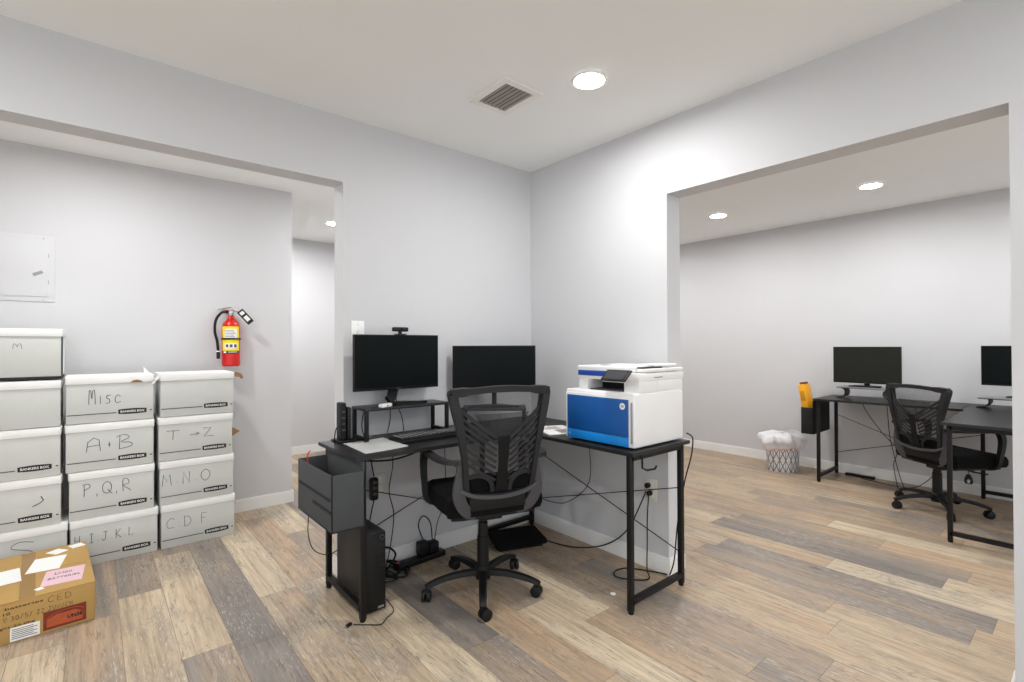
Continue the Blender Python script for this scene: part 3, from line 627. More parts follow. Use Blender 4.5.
def monitor(label, loc, rz, wd, ht, zbot, style, scr=None, frame=BLACKP):
    # local: screen faces -Y; origin at the foot of the stand
    t = thing('computer_monitor', label, 'monitor', loc, rz, 'black flat computer monitors')
    MB().box(-wd/2, wd/2, 0.0, 0.018, zbot, zbot+ht, 0.003).box(-wd/2+0.05, wd/2-0.05, 0.018, 0.045, zbot+0.04, zbot+ht-0.05, 0.01).build('housing', frame, t)
    MB().box(-wd/2+0.006, wd/2-0.006, -0.0008, 0.0005, zbot+0.014, zbot+ht-0.006).build('screen', scr or SCREEN, t)
    MB().box(-0.014, 0.014, -0.0012, 0.0, zbot+0.004, zbot+0.009).build('maker_mark', GREYP, t)
    if style == 'vee':
        MB().sweep([(0, 0.045, zbot+0.10), (0, 0.055, zbot+0.02), (-0.02, 0.04, 0.04), (-0.05, 0.02, 0.018)], [(-0.026, -0.009), (0.026, -0.009), (0.026, 0.009), (-0.026, 0.009)], up=Vector((0, 1, 0.01))).build('stand_neck', frame, t)
        MB().prism([(-0.12, -0.055), (-0.085, -0.06), (0.0, 0.02), (0.13, -0.04), (0.16, -0.03), (0.03, 0.06), (-0.03, 0.06)], 0.0, 0.012, bev=0.002).build('stand_base', frame, t)
    elif style == 'tri':
        MB().box(-0.014, 0.014, 0.03, 0.045, 0.01, zbot+0.06, 0.003).build('stand_neck', frame, t)
        MB().prism([(-0.15, -0.045), (0.15, -0.045), (0.15, -0.03), (0.02, 0.06), (-0.02, 0.06), (-0.15, -0.03)], 0.0, 0.012, bev=0.002).build('stand_base', frame, t)
    else:
        MB().box(-0.02, 0.02, 0.022, 0.04, 0.01, zbot+0.06, 0.003).build('stand_neck', frame, t)
        MB().prism([(-0.12+0.0, -0.05), (0.12, -0.05), (0.10, 0.07), (-0.10, 0.07)], 0.0, 0.010, bev=0.002).build('stand_base', frame, t)
    return t
monitor('black monitor with a webcam on top, on the desk riser', (-1.080, -0.115, RZ1), 0, 0.502, 0.296, 0.082, 'vee')
wc = thing('webcam', 'small black webcam clipped on top of the left monitor', 'webcam', (-1.070, -0.108, RZ1+0.3775))
MB().box(-0.045, 0.045, -0.022, 0.006, 0.018, 0.042, 0.007, seg=3).build('camera_body', BLACKP, wc)
MB().cyl(0.008, 0, 0.003, 18, M=T(0, -0.022, 0.030, rx=PI/2)).build('lens', SCREEN, wc)
MB().box(-0.009, 0.009, -0.012, 0.003, 0.004, 0.02, 0.002).box(-0.032, 0.032, -0.02, 0.006, 0.001, 0.006, 0.002).build('clip', BLACKP, wc)
wb = thing('white_adapter_box', 'small white box lying on the riser under the left monitor', 'small box', (-1.185, -0.172, RZ1), 0.35)
MB().box(-0.035, 0.035, -0.016, 0.016, 0, 0.018, 0.003).build('case', WHITEP, wb)
MB().box(-0.004, 0.004, -0.017, -0.0155, 0.005, 0.012).build('port', BADGE, wb)

face = -(PI/2-YAW)            # turned square to the diagonal of the corner
R2 = (-0.508, -0.225, DZ)
table_riser('black metal riser in the corner, seen through the chair mesh', R2, face, 0.38, 0.18, 0.118)
monitor('black monitor set diagonally in the room corner, right of the webcam', (R2[0], R2[1], DZ+0.118), face, 0.500, 0.275, 0.092, 'tri')

kb = thing('keyboard', 'black computer keyboard on the corner desk', 'keyboard', (-0.972, -0.285, DZ), 0.02)
MB().box(-0.22, 0.22, -0.07, 0.07, 0, 0.018, 0.004).build('case', BLACKP, kb)
mb = MB()
for r_ in range(6):
    n = 15 if r_ else 9
    for c_ in range(15):
        if r_ == 0 and 3 < c_ < 9: continue
        x = -0.205+c_*0.0278; y = -0.057+r_*0.0205
        mb.box(x, x+0.0235, y, y+0.017, 0.018, 0.0265, 0.002, seg=1)
mb.box(-0.205+4*0.0278, -0.205+9*0.0278-0.004, -0.057, -0.040, 0.018, 0.0265, 0.002, seg=1)
mb.build('keys', DARKP, kb)
mb = MB()
for r_ in range(1, 6):
    for c_ in range(15):
        x = -0.205+c_*0.0278; y = -0.057+r_*0.0205; mb.box(x+0.004, x+0.017, y+0.005, y+0.013, 0.0265, 0.0268)
mb.build('key_legends', mat('key_legend', rgb(170, 170, 170), 0.6), kb)
pp = tag(MB().grid(lambda u, v: Vector((-1.41+0.215*u+0.012*v, -0.44+0.30*v, DZ+0.001+0.006*u*u*(1-v)+0.004*v*(u**2))), 6, 6, 0.0012).build('paper_sheet', PAPER), 'white sheet of paper on the left front of corner desk', 'paper')
lift(pp)
pc = thing('pen_clip', 'black pen lying across the top of the white paper sheet', 'pen', (-1.30, -0.135, DZ+0.006))
MB().tube([(-0.055, -0.02, 0.005), (0.045, 0.015, 0.005)], 0.0045, 8).build('barrel', BLACKP, pc)
MB().tube([(0.045, 0.015, 0.005), (0.062, 0.021, 0.004)], 0.0028, 8).build('tip', SILVER, pc)
# upright docking station
dkk = thing('docking_station', 'black upright docking station with cables at the desk left end', 'docking station', (-1.375, -0.085, DZ))
MB().box(-0.045, 0.045, -0.05, 0.05, 0, 0.012, 0.003).build('base', BLACKP, dkk)
MB().box(-0.024, 0.004, -0.035, 0.03, 0.012, 0.20, 0.006, seg=3).build('body', BLACKP, dkk)
MB().box(0.012, 0.03, -0.03, 0.03, 0.012, 0.175, 0.005, seg=3).build('side_drive', DARKP, dkk)
for z in (0.06, 0.09, 0.12, 0.15): MB().box(-0.018, -0.003, -0.037, -0.035, z, z+0.008).build('port', GREYP, dkk)
MB().tube([(-0.02, -0.036, 0.09), (-0.055, -0.055, 0.08), (-0.062, -0.05, 0.03), (-0.05, -0.03, 0.006)], 0.003, 7, smooth=5).build('plugged_cable', BLACKP, dkk)
# computer tower standing inside the end frame
tw = thing('desktop_computer', 'slim black computer tower on the floor under the desk pouch', 'computer', (-1.352, -0.235, 0.0))
MB().box(-0.048, 0.048, -0.178, 0.17, 0.006, 0.365, 0.004).build('case', mat('matte_black_case', rgb(44, 43, 42), 0.55), tw)
MB().box(-0.047, 0.047, -0.186, -0.178, 0.008, 0.363, 0.004).build('front_panel', BLACKP, tw)
MB().lathe([(0.0, 0), (0.007, 0), (0.010, 0.002), (0.012, 0)], 20, M=T(0.030, -0.186, 0.340, rx=PI/2)).build('power_button', GREYP, tw)
for z in (0.30, 0.27, 0.235, 0.21): MB().box(0.012, 0.036, -0.1875, -0.186, z, z+0.006).build('port', DARKP, tw)
MB().box(0.008, 0.036, -0.1872, -0.186, 0.018, 0.028).build('badge', SILVER, tw)
for (y, z) in ((-0.14, 0.30), (-0.145, 0.21), (-0.06, 0.06)): MB().cyl(0.006, 0, 0.001, 12, M=T(-0.048, y, z, ry=-PI/2)).build('round_sticker', PAPER if z == 0.30 else DARKP, tw)

mg = thing('magazine', 'printed magazine left of the printer on the corner desk', 'magazine', (-0.33, -0.570, DZ), -0.35)
MB().box(-0.10, 0.10, -0.13, 0.13, 0.0, 0.006, 0.001).build('pages', PAPER, mg)
MB().box(-0.02, 0.085, -0.115, -0.01, 0.006, 0.0066).build('cover_photo', mat('cover_photo', rgb(150, 128, 120), 0.5, var=0.9, scale=60), mg)
for i in range(4): MB().box(-0.085, 0.04, 0.02+0.022*i, 0.026+0.022*i, 0.006, 0.0066).build('text_line', LINE, mg)

# ------------------------------------------------------------------ printer, front faces -X
PX0, PX1, PY0, PY1 = -0.452, -0.035, -1.193, -0.762
pr = thing('printer', 'white and blue office printer on the end of corner desk', 'printer', ((PX0+PX1)/2, (PY0+PY1)/2, DZ))
o3 = Vector(pr.location)
def pb(mb, name, m): return shift(mb.build(name, m, pr), o3)
for sx in (PX0+0.05, PX1-0.05):
    for sy in (PY0+0.05, PY1-0.05): pb(MB().cyl(0.012, DZ, DZ+0.008, 12, M=T(sx, sy, 0)), 'foot', BLACKP)
pb(MB().box(PX0+0.004, PX1, PY0, PY1, DZ+0.007, 1.000, 0.009, seg=3), 'lower_body', WHITEP)
pb(MB().box(PX0-0.004, PX0+0.012, PY0+0.016, PY1-0.006, DZ+0.012, 0.985, 0.004), 'front_frame', WHITEP)
bp_ = pb(MB().box(PX0-0.009, PX0-0.003, PY0+0.026, PY1-0.020, 0.797, 0.972, 0.002), 'front_door', BLUE)
pb(MB().box(PX0-0.009, PX0-0.003, PY0+0.026, PY1-0.020, DZ+0.012, 0.7962, 0.002), 'paper_drawer', BLUEL)
G = T(PX0-0.0095, 0, 0) @ Matrix(((0, 0, -1, 0), (-1, 0, 0, 0), (0, 1, 0, 0), (0, 0, 0, 1)))   # local XY -> face seen from -X
lg = shift(MB().cyl(0.0155, 0, 0.0008, 28, M=G @ T(1.135, 0.940, 0)).build('logo_disc', PAPER, bp_), o3)
lt = text_obj('lettering', 'hp', BLUE, G @ T(1.135, 0.940, 0.0012), width=0.019, h=0.019, shear=0.35, parent=bp_); shift(lt, o3)
pb(MB().box(PX0-0.006, PX0+0.0, PY0+0.008, PY0+0.0145, 0.77, 0.96, 0.001), 'side_grip', mat('printer_grip_grey', rgb(150, 150, 158), 0.5))  # grip strip in its own grey plastic
lt = text_obj('lettering', '2', WHITEP, G @ T(0.800, 0.775, 0.0004), width=0.006, h=0.009, parent=pr); shift(lt, o3)
# neck and output bay
pb(MB().box(PX0+0.20, PX1, PY0+0.002, PY1-0.053, 0.998, 1.058, 0.004).box(PX0+0.045, PX0+0.205, PY1-0.115, PY1-0.053, 0.998, 1.058, 0.004).box(PX0+0.045, PX0+0.205, PY0+0.002, PY0+0.09, 0.998, 1.058, 0.004), 'neck', WHITEP)
pb(MB().box(PX0+0.16, PX0+0.199, PY0+0.09, PY1-0.115, 0.999, 1.05), 'output_bay', BLACKP)
pb(MB().box(PX0+0.05, PX0+0.16, PY0+0.10, PY1-0.125, 1.0, 1.006, 0.002), 'output_tray', GREYP)
pb(MB().box(PX0+0.040, PX1+0.003, PY0-0.002, PY1-0.050, 1.054, 1.092, 0.005), 'scanner_body', WHITEP)
pb(MB().box(PX0+0.036, PX0+0.042, PY0+0.10, PY1-0.056, 1.072, 1.098, 0.001), 'blue_band', mat('printer_band', rgb(24, 70, 160), 0.4))
pb(MB().box(PX0+0.038, PX1-0.02, PY0+0.055, PY1-0.051, 1.092, 1.122, 0.006, seg=3), 'scanner_lid', WHITEP)
pb(MB().box(PX0+0.09, PX1+0.0, PY0-0.001, PY0+0.052, 1.095, 1.112, 0.004).box(PX0+0.20, PX1-0.03, PY0+0.02, PY0+0.12, 1.12, 1.131, 0.004), 'document_feeder', WHITEP)
pb(MB().box(PX0+0.10, PX0+0.26, PY0+0.02, PY0+0.054, 1.111, 1.119, 0.001), 'feeder_slot', DARKP)
pb(MB().box(PX0+0.16, PX0+0.23, PY0-0.0028, PY0-0.001, 1.068, 1.0715), 'side_slot', GREYP)
pb(MB().box(PX0+0.12, PX0+0.16, PY0+0.26, PY0+0.30, 1.1215, 1.1235), 'lid_mark', DARKP)
Mp = T(PX0-0.015, PY0+0.088, 1.082, ry=-0.72)
pb(MB().box(-0.036, 0.036, -0.072, 0.072, -0.004, 0.004, 0.002, M=Mp), 'control_panel', BLACKP)
pb(MB().box(-0.026, 0.027, -0.052, 0.060, 0.0041, 0.0048, M=Mp), 'touch_screen', mat('touch_screen', rgb(62, 62, 66), 0.3))
pb(MB().box(-0.034, 0.036, -0.066, 0.066, -0.011, -0.004, 0.002, M=Mp), 'panel_back', WHITEP)

# ------------------------------------------------------------------ mesh office chair, local forward +Y
def office_chair(label, loc, rz, star, drop=0.0):
    t = thing('office_chair', label, 'office chair', loc, rz, 'black mesh-back office chairs')
    # five-star base
    hub = MB().lathe([(0, 0.058), (0.036, 0.06), (0.042, 0.075), (0.040, 0.115), (0.030, 0.125), (0, 0.125)], 24)
    bs = hub.build('base_hub', BLACKP, t)
    for i in range(5):
        a = star+i*2*PI/5; d = Vector((math.cos(a), math.sin(a), 0))
        pts = [d*0.03+Vector((0, 0, 0.095)), d*0.12+Vector((0, 0, 0.098)), d*0.21+Vector((0, 0, 0.088)), d*0.275+Vector((0, 0, 0.070)), d*0.288+Vector((0, 0, 0.062))]
        MB().sweep(smooth_path(pts, 4), [(-0.022, -0.012), (0.022, -0.012), (0.015, 0.013), (-0.015, 0.013)], up=Vector((0, 0, 1)), scales=[1.0-0.35*j/16 for j in range(17)]).build('base_arm', BLACKP, t)
        c = d*0.285; ph = a+1.2+i*0.9
        cs = MB(); ax = Vector((-math.sin(ph), math.cos(ph), 0)); sw = Vector((math.cos(ph), math.sin(ph), 0))*0.012
        for s_ in (-1, 1):
            Q = Matrix.Translation(c+sw+Vector((0, 0, 0.027))+ax*0.013*s_) @ ax.to_track_quat('Z', 'Y').to_matrix().to_4x4()
            cs.lathe([(0, -0.010), (0.020, -0.010), (0.0265, -0.007), (0.0265, 0.007), (0.020, 0.010), (0, 0.010)], 20, M=Q)
        cst = cs.build('castor', BLACKP, t)
        MB().cyl(0.007, 0.035, 0.066, 10, M=Matrix.Translation(c)).sweep([c+Vector((0, 0, 0.05)), c+sw*1.0+Vector((0, 0, 0.052)), c+sw*2.2+Vector((0, 0, 0.04))], [(-0.018, -0.003), (0.018, -0.003), (0.018, 0.003), (-0.018, 0.003)]).build('castor_fork', BLACKP, cst)
    MB().lathe([(0.0, 0.12), (0.030, 0.12), (0.029, 0.27), (0.025, 0.275), (0.024, 0.34), (0, 0.34)], 22).lathe([(0, 0.33), (0.014, 0.33), (0.014, 0.40), (0, 0.40)], 16).build('gas_column', BLACKP, t)
    MB().box(-0.06, 0.06, -0.12, 0.10, 0.385, 0.425, 0.010).box(-0.15, 0.15, -0.12, -0.09, 0.408, 0.425, 0.003).box(-0.15, 0.15, 0.07, 0.10, 0.408, 0.425, 0.003).build('tilt_mechanism', BLACKP, t)
    MB().tube([(0.05, 0.02, 0.405), (0.17, 0.02, 0.400), (0.23, 0.02, 0.405)], 0.005, 8).box(0.22, 0.26, 0.005, 0.035, 0.400, 0.410, 0.004).build('height_lever', BLACKP, t)
    # seat cushion, rounded and waterfall-edged
    def seat_outline(s_=1.0):
        pts = [(-0.20, -0.205), (0.20, -0.205), (0.235, -0.14), (0.25, 0.02), (0.245, 0.18), (0.20, 0.245), (0.0, 0.262), (-0.20, 0.245), (-0.245, 0.18), (-0.25, 0.02), (-0.235, -0.14)]
        return [(p.x*s_, p.y*s_) for p in smooth_path([Vector((a, b, 0)) for a, b in pts], 4, True)]
    mb = MB(); rings = []
    for s_, z in ((0.90, 0.438), (0.97, 0.444), (1.0, 0.466), (1.0, 0.500), (0.97, 0.521), (0.90, 0.531), (0.6, 0.533), (0.25, 0.530)):
        rings.append([mb.bm.verts.new((x, y, z-(0.020*max(0, (y-0.16)/0.1)**1.5 if z > 0.47 else 0.004*max(0, (y-0.16)/0.1)))) for x, y in seat_outline(s_)])
    for A_, B_ in zip(rings, rings[1:]):
        for j in range(len(A_)): mb.bm.faces.new((A_[j], A_[(j+1) % len(A_)], B_[(j+1) % len(A_)], B_[j]))
    mb.bm.faces.new(list(reversed(rings[0]))); mb.bm.faces.new(rings[-1])
    mb.build('seat_cushion', FABRIC, t)
    mb = MB(); mb.prism(seat_outline(0.88), 0.424, 0.440); mb.build('seat_pan', BLACKP, t)
    # back: surface y = g(x, z)
    def g(x, z):
        k = (z-0.52)/0.5
        return -0.232-0.050*k+0.045*math.exp(-((z-0.66)/0.14)**2)*0.0+0.75*x*x-0.018*math.sin(PI*min(max(k, 0), 1))
    def on(x, z, o=0.0): return Vector((x, g(x, z)+o, z))
    ol = [(-0.140, 0.552), (-0.163, 0.60), (-0.172, 0.70), (-0.187, 0.80), (-0.206, 0.90), (-0.226, 0.995), (-0.226, 1.012), (-0.212, 1.017), (0.0, 1.032), (0.212, 1.017), (0.226, 1.012), (0.226, 0.995), (0.206, 0.90), (0.187, 0.80), (0.172, 0.70), (0.163, 0.60), (0.140, 0.552), (0.0, 0.540)]
    def hw(z):
        L = [(0.54, 0.13), (0.60, 0.163), (0.70, 0.172), (0.80, 0.187), (0.90, 0.206), (0.985, 0.224), (1.03, 0.222)]
        for (a, b), (c, d) in zip(L, L[1:]):
            if a <= z <= c: return b+(d-b)*(z-a)/(c-a)
        return L[0][1] if z < 0.54 else L[-1][1]
    P = [on(p.x, p.z) for p in smooth_path([Vector((a, 0, b)) for a, b in ol], 5, True)]
    sec = [(-0.012, -0.015), (0.012, -0.015), (0.014, 0.0), (0.012, 0.015), (-0.012, 0.015), (-0.014, 0.0)]
    MB().sweep(P, sec, closed=True, up=Vector((0, 1, 0.02)), scales=[1.0+0.55*max(0.0, min(1.0, (p.z-0.72)/0.22))*(1.0 if abs(p.x) > 0.15 else 0.2) for p in P]).build('back_frame', DARKP, t)
    MB().tube([on(a, 1.016+0.014*math.cos(a*PI/0.46), 0.0) for a in [(-0.205+0.041*i) for i in range(11)]], 0.015, 8).build('top_bar', DARKP, t)
    mb = MB(); mb.grid(lambda u, v: on((2*u-1)*hw(0.545+0.475*v)*0.98, 0.545+0.475*v, 0.010), 14, 24); mb.build('mesh_panel', MESHF, t)
    # V-shaped lattice: bands falling from the uprights to the spine
    mb = MB(); fl_ = [(-0.0055, -0.004), (0.0055, -0.004), (0.0055, 0.004), (-0.0055, 0.004)]
    for s_ in (-1, 1):
        for i in range(8):
            z0 = 0.960-0.037*i; z1 = 0.812-0.028*i
            x0 = hw(z0)-0.005; x1 = 0.032
            pts = [on(s_*(x0+(x1-x0)*k), z0+(z1-z0)*(k**0.9), -0.003) for k in (0, .2, .4, .6, .8, 1)]
            sec2 = [(-0.008, -0.004), (0.008, -0.004), (0.008, 0.004), (-0.008, 0.004)] if i == 0 else fl_
            mb.sweep(smooth_path(pts, 3), sec2, up=Vector((0, 1, 0.02)))
        # lower lobe ring
        lob = [(s_*0.042, 0.56), (s_*0.048, 0.60), (s_*0.075, 0.632), (s_*0.12, 0.642), (s_*0.162, 0.632)]
        mb.sweep([on(p.x, p.z, -0.003) for p in smooth_path([Vector((a, 0, b)) for a, b in lob], 4)], [(-0.010, -0.004), (0.010, -0.004), (0.010, 0.004), (-0.010, 0.004)], up=Vector((0, 1, 0.02)))
    mb.build('back_lattice', DARKP, t)
    mb = MB(); mb.grid(lambda u, v: on((2*u-1)*(0.024+0.012*abs(v-0.5)), 0.56+0.25*v, -0.010), 3, 10, 0.010); mb.build('back_spine', DARKP, t)
    MB().grid(lambda u, v: on((2*u-1)*(0.033+(0.115*v if v < 0.6 else 0.069+0.08*(v-0.6))), 0.78+0.14*v, 0.004), 10, 5, 0.002).build('cross_panel', MESHF, t)
    MB().box(-0.145, 0.145, -0.012, 0.012, 0.560, 0.640, 0.010, M=T(0, -0.195, 0, rx=0.05)).build('lumbar_pad', FABRIC, t)
    # grey bracket that carries the back, arms and wraps under the seat
    for s_ in (-1, 1):
        pts = smooth_path([Vector(p) for p in ((s_*0.176, -0.226, 0.715), (s_*0.180, -0.224, 0.65), (s_*0.190, -0.220, 0.585), (s_*0.188, -0.216, 0.53), (s_*0.155, -0.205, 0.475), (s_*0.10, -0.18, 0.445))], 4)
        MB().sweep(pts, [(-0.028, -0.010), (0.0, -0.014), (0.028, -0.010), (0.028, 0.010), (-0.028, 0.010)], up=Vector((0, 1, 0.02)), scales=[0.70+0.30*math.sin(PI*min(j/20, 1))**0.5 for j in range(21)]).build('back_bracket', GREYP, t)
    MB().sweep(smooth_path([on(-0.185, 0.575, -0.004), on(-0.12, 0.550, -0.012), on(0, 0.540, -0.014), on(0.12, 0.550, -0.012), on(0.185, 0.575, -0.004)], 5), [(-0.008, -0.016), (0.008, -0.016), (0.008, 0.016), (-0.008, 0.016)], up=Vector((0, 1, 0.02))).build('lower_crossbar', GREYP, t)
    MB().box(-0.14, 0.14, -0.214, -0.203, 0.470, 0.530, 0.005).build('seat_back_plate', BLACKP, t)
    # arms
    for s_ in (-1, 1):
        am = MB().sweep(smooth_path([Vector(p) for p in ((s_*0.180, -0.215, 0.700), (s_*0.232, -0.205, 0.702), (s_*0.262, -0.10, 0.702), (s_*0.270, 0.11, 0.700))], 5), [(-0.020, -0.008), (0.020, -0.008), (0.017, 0.010), (-0.017, 0.010)])
        am.build('arm_pad', DARKP, t)
        MB().cyl(0.016, -0.03, 0.03, 16, M=T(s_*0.185, -0.218, 0.700, ry=PI/2), bev=0.004).build('arm_pivot', GREYP, t)
        MB().sweep(smooth_path([Vector(p) for p in ((s_*0.268, 0.11, 0.700), (s_*0.272, 0.128, 0.64), (s_*0.270, 0.115, 0.54), (s_*0.258, 0.095, 0.452), (s_*0.16, 0.085, 0.424))], 5), [(-0.018, -0.016), (0.018, -0.016), (0.018, 0.016), (-0.018, 0.016)], up=Vector((1, 0, 0.02)), scales=[1.1-0.5*j/20 for j in range(21)]).build('arm_support', BLACKP, t)
        MB().cyl(0.007, 0, 0.006, 12, M=T(s_*0.262, 0.095, 0.46, ry=s_*PI/2)).build('bolt', CHROME, t)
    if drop:      # gas column set lower
        for o in t.children:
            if o.name.split('.')[0] not in ('base_hub', 'base_arm', 'castor', 'gas_column'):
                o.location.z += drop; o.location.y += 0.085
                if o.name.startswith(('back_frame', 'top_bar', 'mesh_panel', 'back_lattice', 'back_spine', 'cross_panel')):
                    o.scale.z = 0.93; o.location.z += 0.038
    return t
office_chair('black mesh office chair pulled up to the L-shaped corner desk', (-0.848, -0.565, 0), math.radians(73-90), math.radians(161-(73-90)))

# ------------------------------------------------------------------ things on and near the floor under the desk
fp = thing('foot_rest', 'low black rounded footrest on the floor under the corner desk', 'footrest', (-0.345, -0.235, 0), -0.35)
MB().box(-0.165, 0.165, -0.11, 0.11, 0.012, 0.045, 0.016, M=T(0, 0, 0.012, rx=0.08), seg=4).build('pad', FABRIC, fp)
MB().box(-0.14, 0.14, -0.09, 0.09, 0.0, 0.03, 0.006).build('base', BLACKP, fp)
for x in (-0.10, -0.075, 0.03): MB().cyl(0.004, 0, 0.003, 10, M=T(x, -0.092, 0.018, rx=PI/2)).build('stud', CHROME, fp)
ps = thing('power_strip', 'black power strip with plugs on the floor along the left wall', 'power strip', (-0.93, -0.075, 0), 0.05)
MB().box(-0.16, 0.16, -0.03, 0.03, 0, 0.032, 0.006).build('case', BLACKP, ps)
for x in (-0.10, -0.04, 0.02, 0.08): MB().box(x-0.014, x+0.014, -0.014, 0.014, 0.032, 0.0335).build('socket', DARKP, ps)
MB().box(-0.15, -0.13, -0.01, 0.01, 0.032, 0.037, 0.002).build('switch', REDC, ps)
for i, (x, h_) in enumerate(((0.02, 0.075), (0.085, 0.06))):
    lift(tag(MB().box(-0.93+x-0.03, -0.93+x+0.03, -0.10, -0.045, 0.036, 0.036+h_, 0.008, seg=3).build('power_adapter', BLACKP), ('taller' if i == 0 else 'lower')+' black plug-in power adapter standing on the floor power strip', 'power adapter'))
ha = thing('cable_extension_block', 'black socket block hanging by its cable beneath the left desk wing', 'socket block', (-1.205, -0.075, 0.405))
MB().box(-0.022, 0.022, -0.018, 0.018, 0.0, 0.12, 0.012, seg=3).build('case', BLACKP, ha)
for z in (0.03, 0.06, 0.09): MB().box(-0.012, 0.010, -0.020, -0.0175, z, z+0.014).build('socket', GREYP, ha)
cable('power_cable', 'black cable looping from desktop edge to the hanging socket block', [(-1.215, -0.06, 0.715), (-1.215, -0.065, 0.62), (-1.205, -0.075, 0.53)], 0.0035)
cable('power_cable', 'black cable drooping in a long bow beneath the left desk wing', [(-1.40, -0.22, 0.695), (-1.32, -0.20, 0.655), (-1.15, -0.18, 0.63), (-0.98, -0.16, 0.65), (-0.86, -0.12, 0.69), (-0.80, -0.10, 0.715)], 0.0045)
cable('power_cable', 'thin black cable hanging straight from desk to floor left of chair', [(-1.11, -0.09, 0.715), (-1.10, -0.085, 0.58), (-1.12, -0.08, 0.44), (-1.09, -0.075, 0.3), (-1.12, -0.085, 0.12), (-1.16, -0.10, 0.01)], 0.0028)
cable('power_cable', 'black cable from the hanging socket block down behind computer tower', [(-1.205, -0.075, 0.405), (-1.22, -0.07, 0.33), (-1.235, -0.06, 0.22), (-1.245, -0.09, 0.10), (-1.22, -0.12, 0.012)], 0.0035)
cable('power_cable', 'thick black cable tangled on the floor beside the computer tower', [(-1.27, -0.20, 0.012), (-1.22, -0.13, 0.012), (-1.14, -0.10, 0.03), (-1.08, -0.075, 0.085), (-1.13, -0.06, 0.13), (-1.19, -0.08, 0.09), (-1.16, -0.16, 0.02), (-1.09, -0.20, 0.010), (-1.05, -0.15, 0.010), (-1.09, -0.085, 0.02)], 0.0055)
cable('power_cable', 'black cable coiled low between computer tower and power strip', [(-1.28, -0.13, 0.010), (-1.20, -0.19, 0.012), (-1.13, -0.20, 0.014), (-1.16, -0.13, 0.035), (-1.24, -0.11, 0.014), (-1.18, -0.075, 0.016), (-1.10, -0.06, 0.02)], 0.004)
cable('power_cable', 'black cable arching up from the power strip adapters', [(-0.905, -0.07, 0.115), (-0.93, -0.06, 0.20), (-0.895, -0.05, 0.245), (-0.85, -0.055, 0.2), (-0.845, -0.07, 0.10)], 0.0035)
cable('power_cable', 'thin black cable curving from power strip up behind the chair seat', [(-0.83, -0.07, 0.10), (-0.80, -0.06, 0.2), (-0.76, -0.055, 0.27), (-0.74, -0.05, 0.36), (-0.745, -0.05, 0.6), (-0.74, -0.05, 0.715)], 0.0025)
cable('usb_cable', 'thin black usb cable lying on the floor in front of the tower', [(-1.305, -0.423, 0.05), (-1.29, -0.47, 0.010), (-1.34, -0.50, 0.005), (-1.38, -0.53, 0.004), (-1.42, -0.50, 0.004), (-1.475, -0.455, 0.006)], 0.0022)
up_ = thing('usb_plug', 'tiny black usb plug lying on the floor left of the tower', 'plug', (-1.49, -0.445, 0.0), 0.4)
MB().box(-0.016, 0.012, -0.007, 0.007, 0.001, 0.012, 0.002).build('shell', BLACKP, up_); MB().box(-0.024, -0.016, -0.004, 0.004, 0.004, 0.009).build('contact', SILVER, up_)
cable('power_cable', 'thin dark cable hanging from the felt pouch down to the desk foot', [(-1.555, -0.12, 0.443), (-1.56, -0.12, 0.33), (-1.53, -0.10, 0.24), (-1.47, -0.08, 0.19), (-1.44, -0.06, 0.185)], 0.0022)
cable('power_cable', 'thick black cable bundled against the baseboard left of the power strip', [(-1.29, -0.06, 0.012), (-1.22, -0.05, 0.03), (-1.15, -0.16, 0.012), (-1.08, -0.13, 0.03), (-1.12, -0.05, 0.05), (-1.06, -0.05, 0.03), (-1.02, -0.12, 0.012), (-1.07, -0.17, 0.010)], 0.0055)
# right wing cables
cable('network_cable', 'blue-black cable sagging from the printer towards the corner', [(-0.20, -0.70, 0.715), (-0.10, -0.62, 0.60), (-0.06, -0.585, 0.42), (-0.05, -0.50, 0.31), (-0.05, -0.36, 0.22), (-0.055, -0.22, 0.20), (-0.06, -0.10, 0.21)], 0.0028, BLUEC)
cable('power_cable', 'black power cord from the wall outlet falling along the corner floor', [(-0.035, -0.965, 0.425), (-0.06, -0.93, 0.32), (-0.05, -0.86, 0.20), (-0.045, -0.76, 0.10), (-0.055, -0.64, 0.03), (-0.12, -0.52, 0.006), (-0.17, -0.40, 0.006), (-0.19, -0.25, 0.006)], 0.0038)
cable('power_cable', 'black power cord dropping from wall outlet and looping on the floor', [(-0.035, -0.985, 0.425), (-0.06, -0.99, 0.30), (-0.055, -0.985, 0.15), (-0.08, -1.0, 0.03), (-0.13, -1.045, 0.006), (-0.20, -1.0, 0.006), (-0.24, -0.92, 0.006), (-0.19, -0.875, 0.006), (-0.11, -0.90, 0.006), (-0.04, -1.02, 0.006), (-0.022, -1.085, 0.01)], 0.0035)
cable('power_cable', 'black cable running up the wall end behind the printer desk leg', [(-0.022, -1.10, 0.012), (-0.018, -1.125, 0.10), (-0.024, -1.15, 0.30), (-0.022, -1.19, 0.52), (-0.012, -1.218, 0.64), (-0.010, -1.228, 0.70), (-0.012, -1.229, 0.755), (-0.028, -1.205, 0.775)], 0.0035)
def plate(name, label, cat, loc, axis):
    return thing(name, label, cat, loc, 0 if axis == 'y' else -PI/2)   # local -Y looks into the room
ol_ = plate('wall_outlet', 'ivory wall outlet with two black plugs behind the printer desk', 'outlet', (-0.0, -0.978, 0.37), 'x')
MB().box(-0.036, 0.036, -0.006, 0.0, 0.0, 0.122, 0.003).build('cover_plate', IVORY, ol_)
MB().box(-0.017, 0.017, -0.008, -0.006, 0.017, 0.052, 0.002).box(-0.017, 0.017, -0.008, -0.006, 0.068, 0.103, 0.002).build('receptacle', WHITEP, ol_)
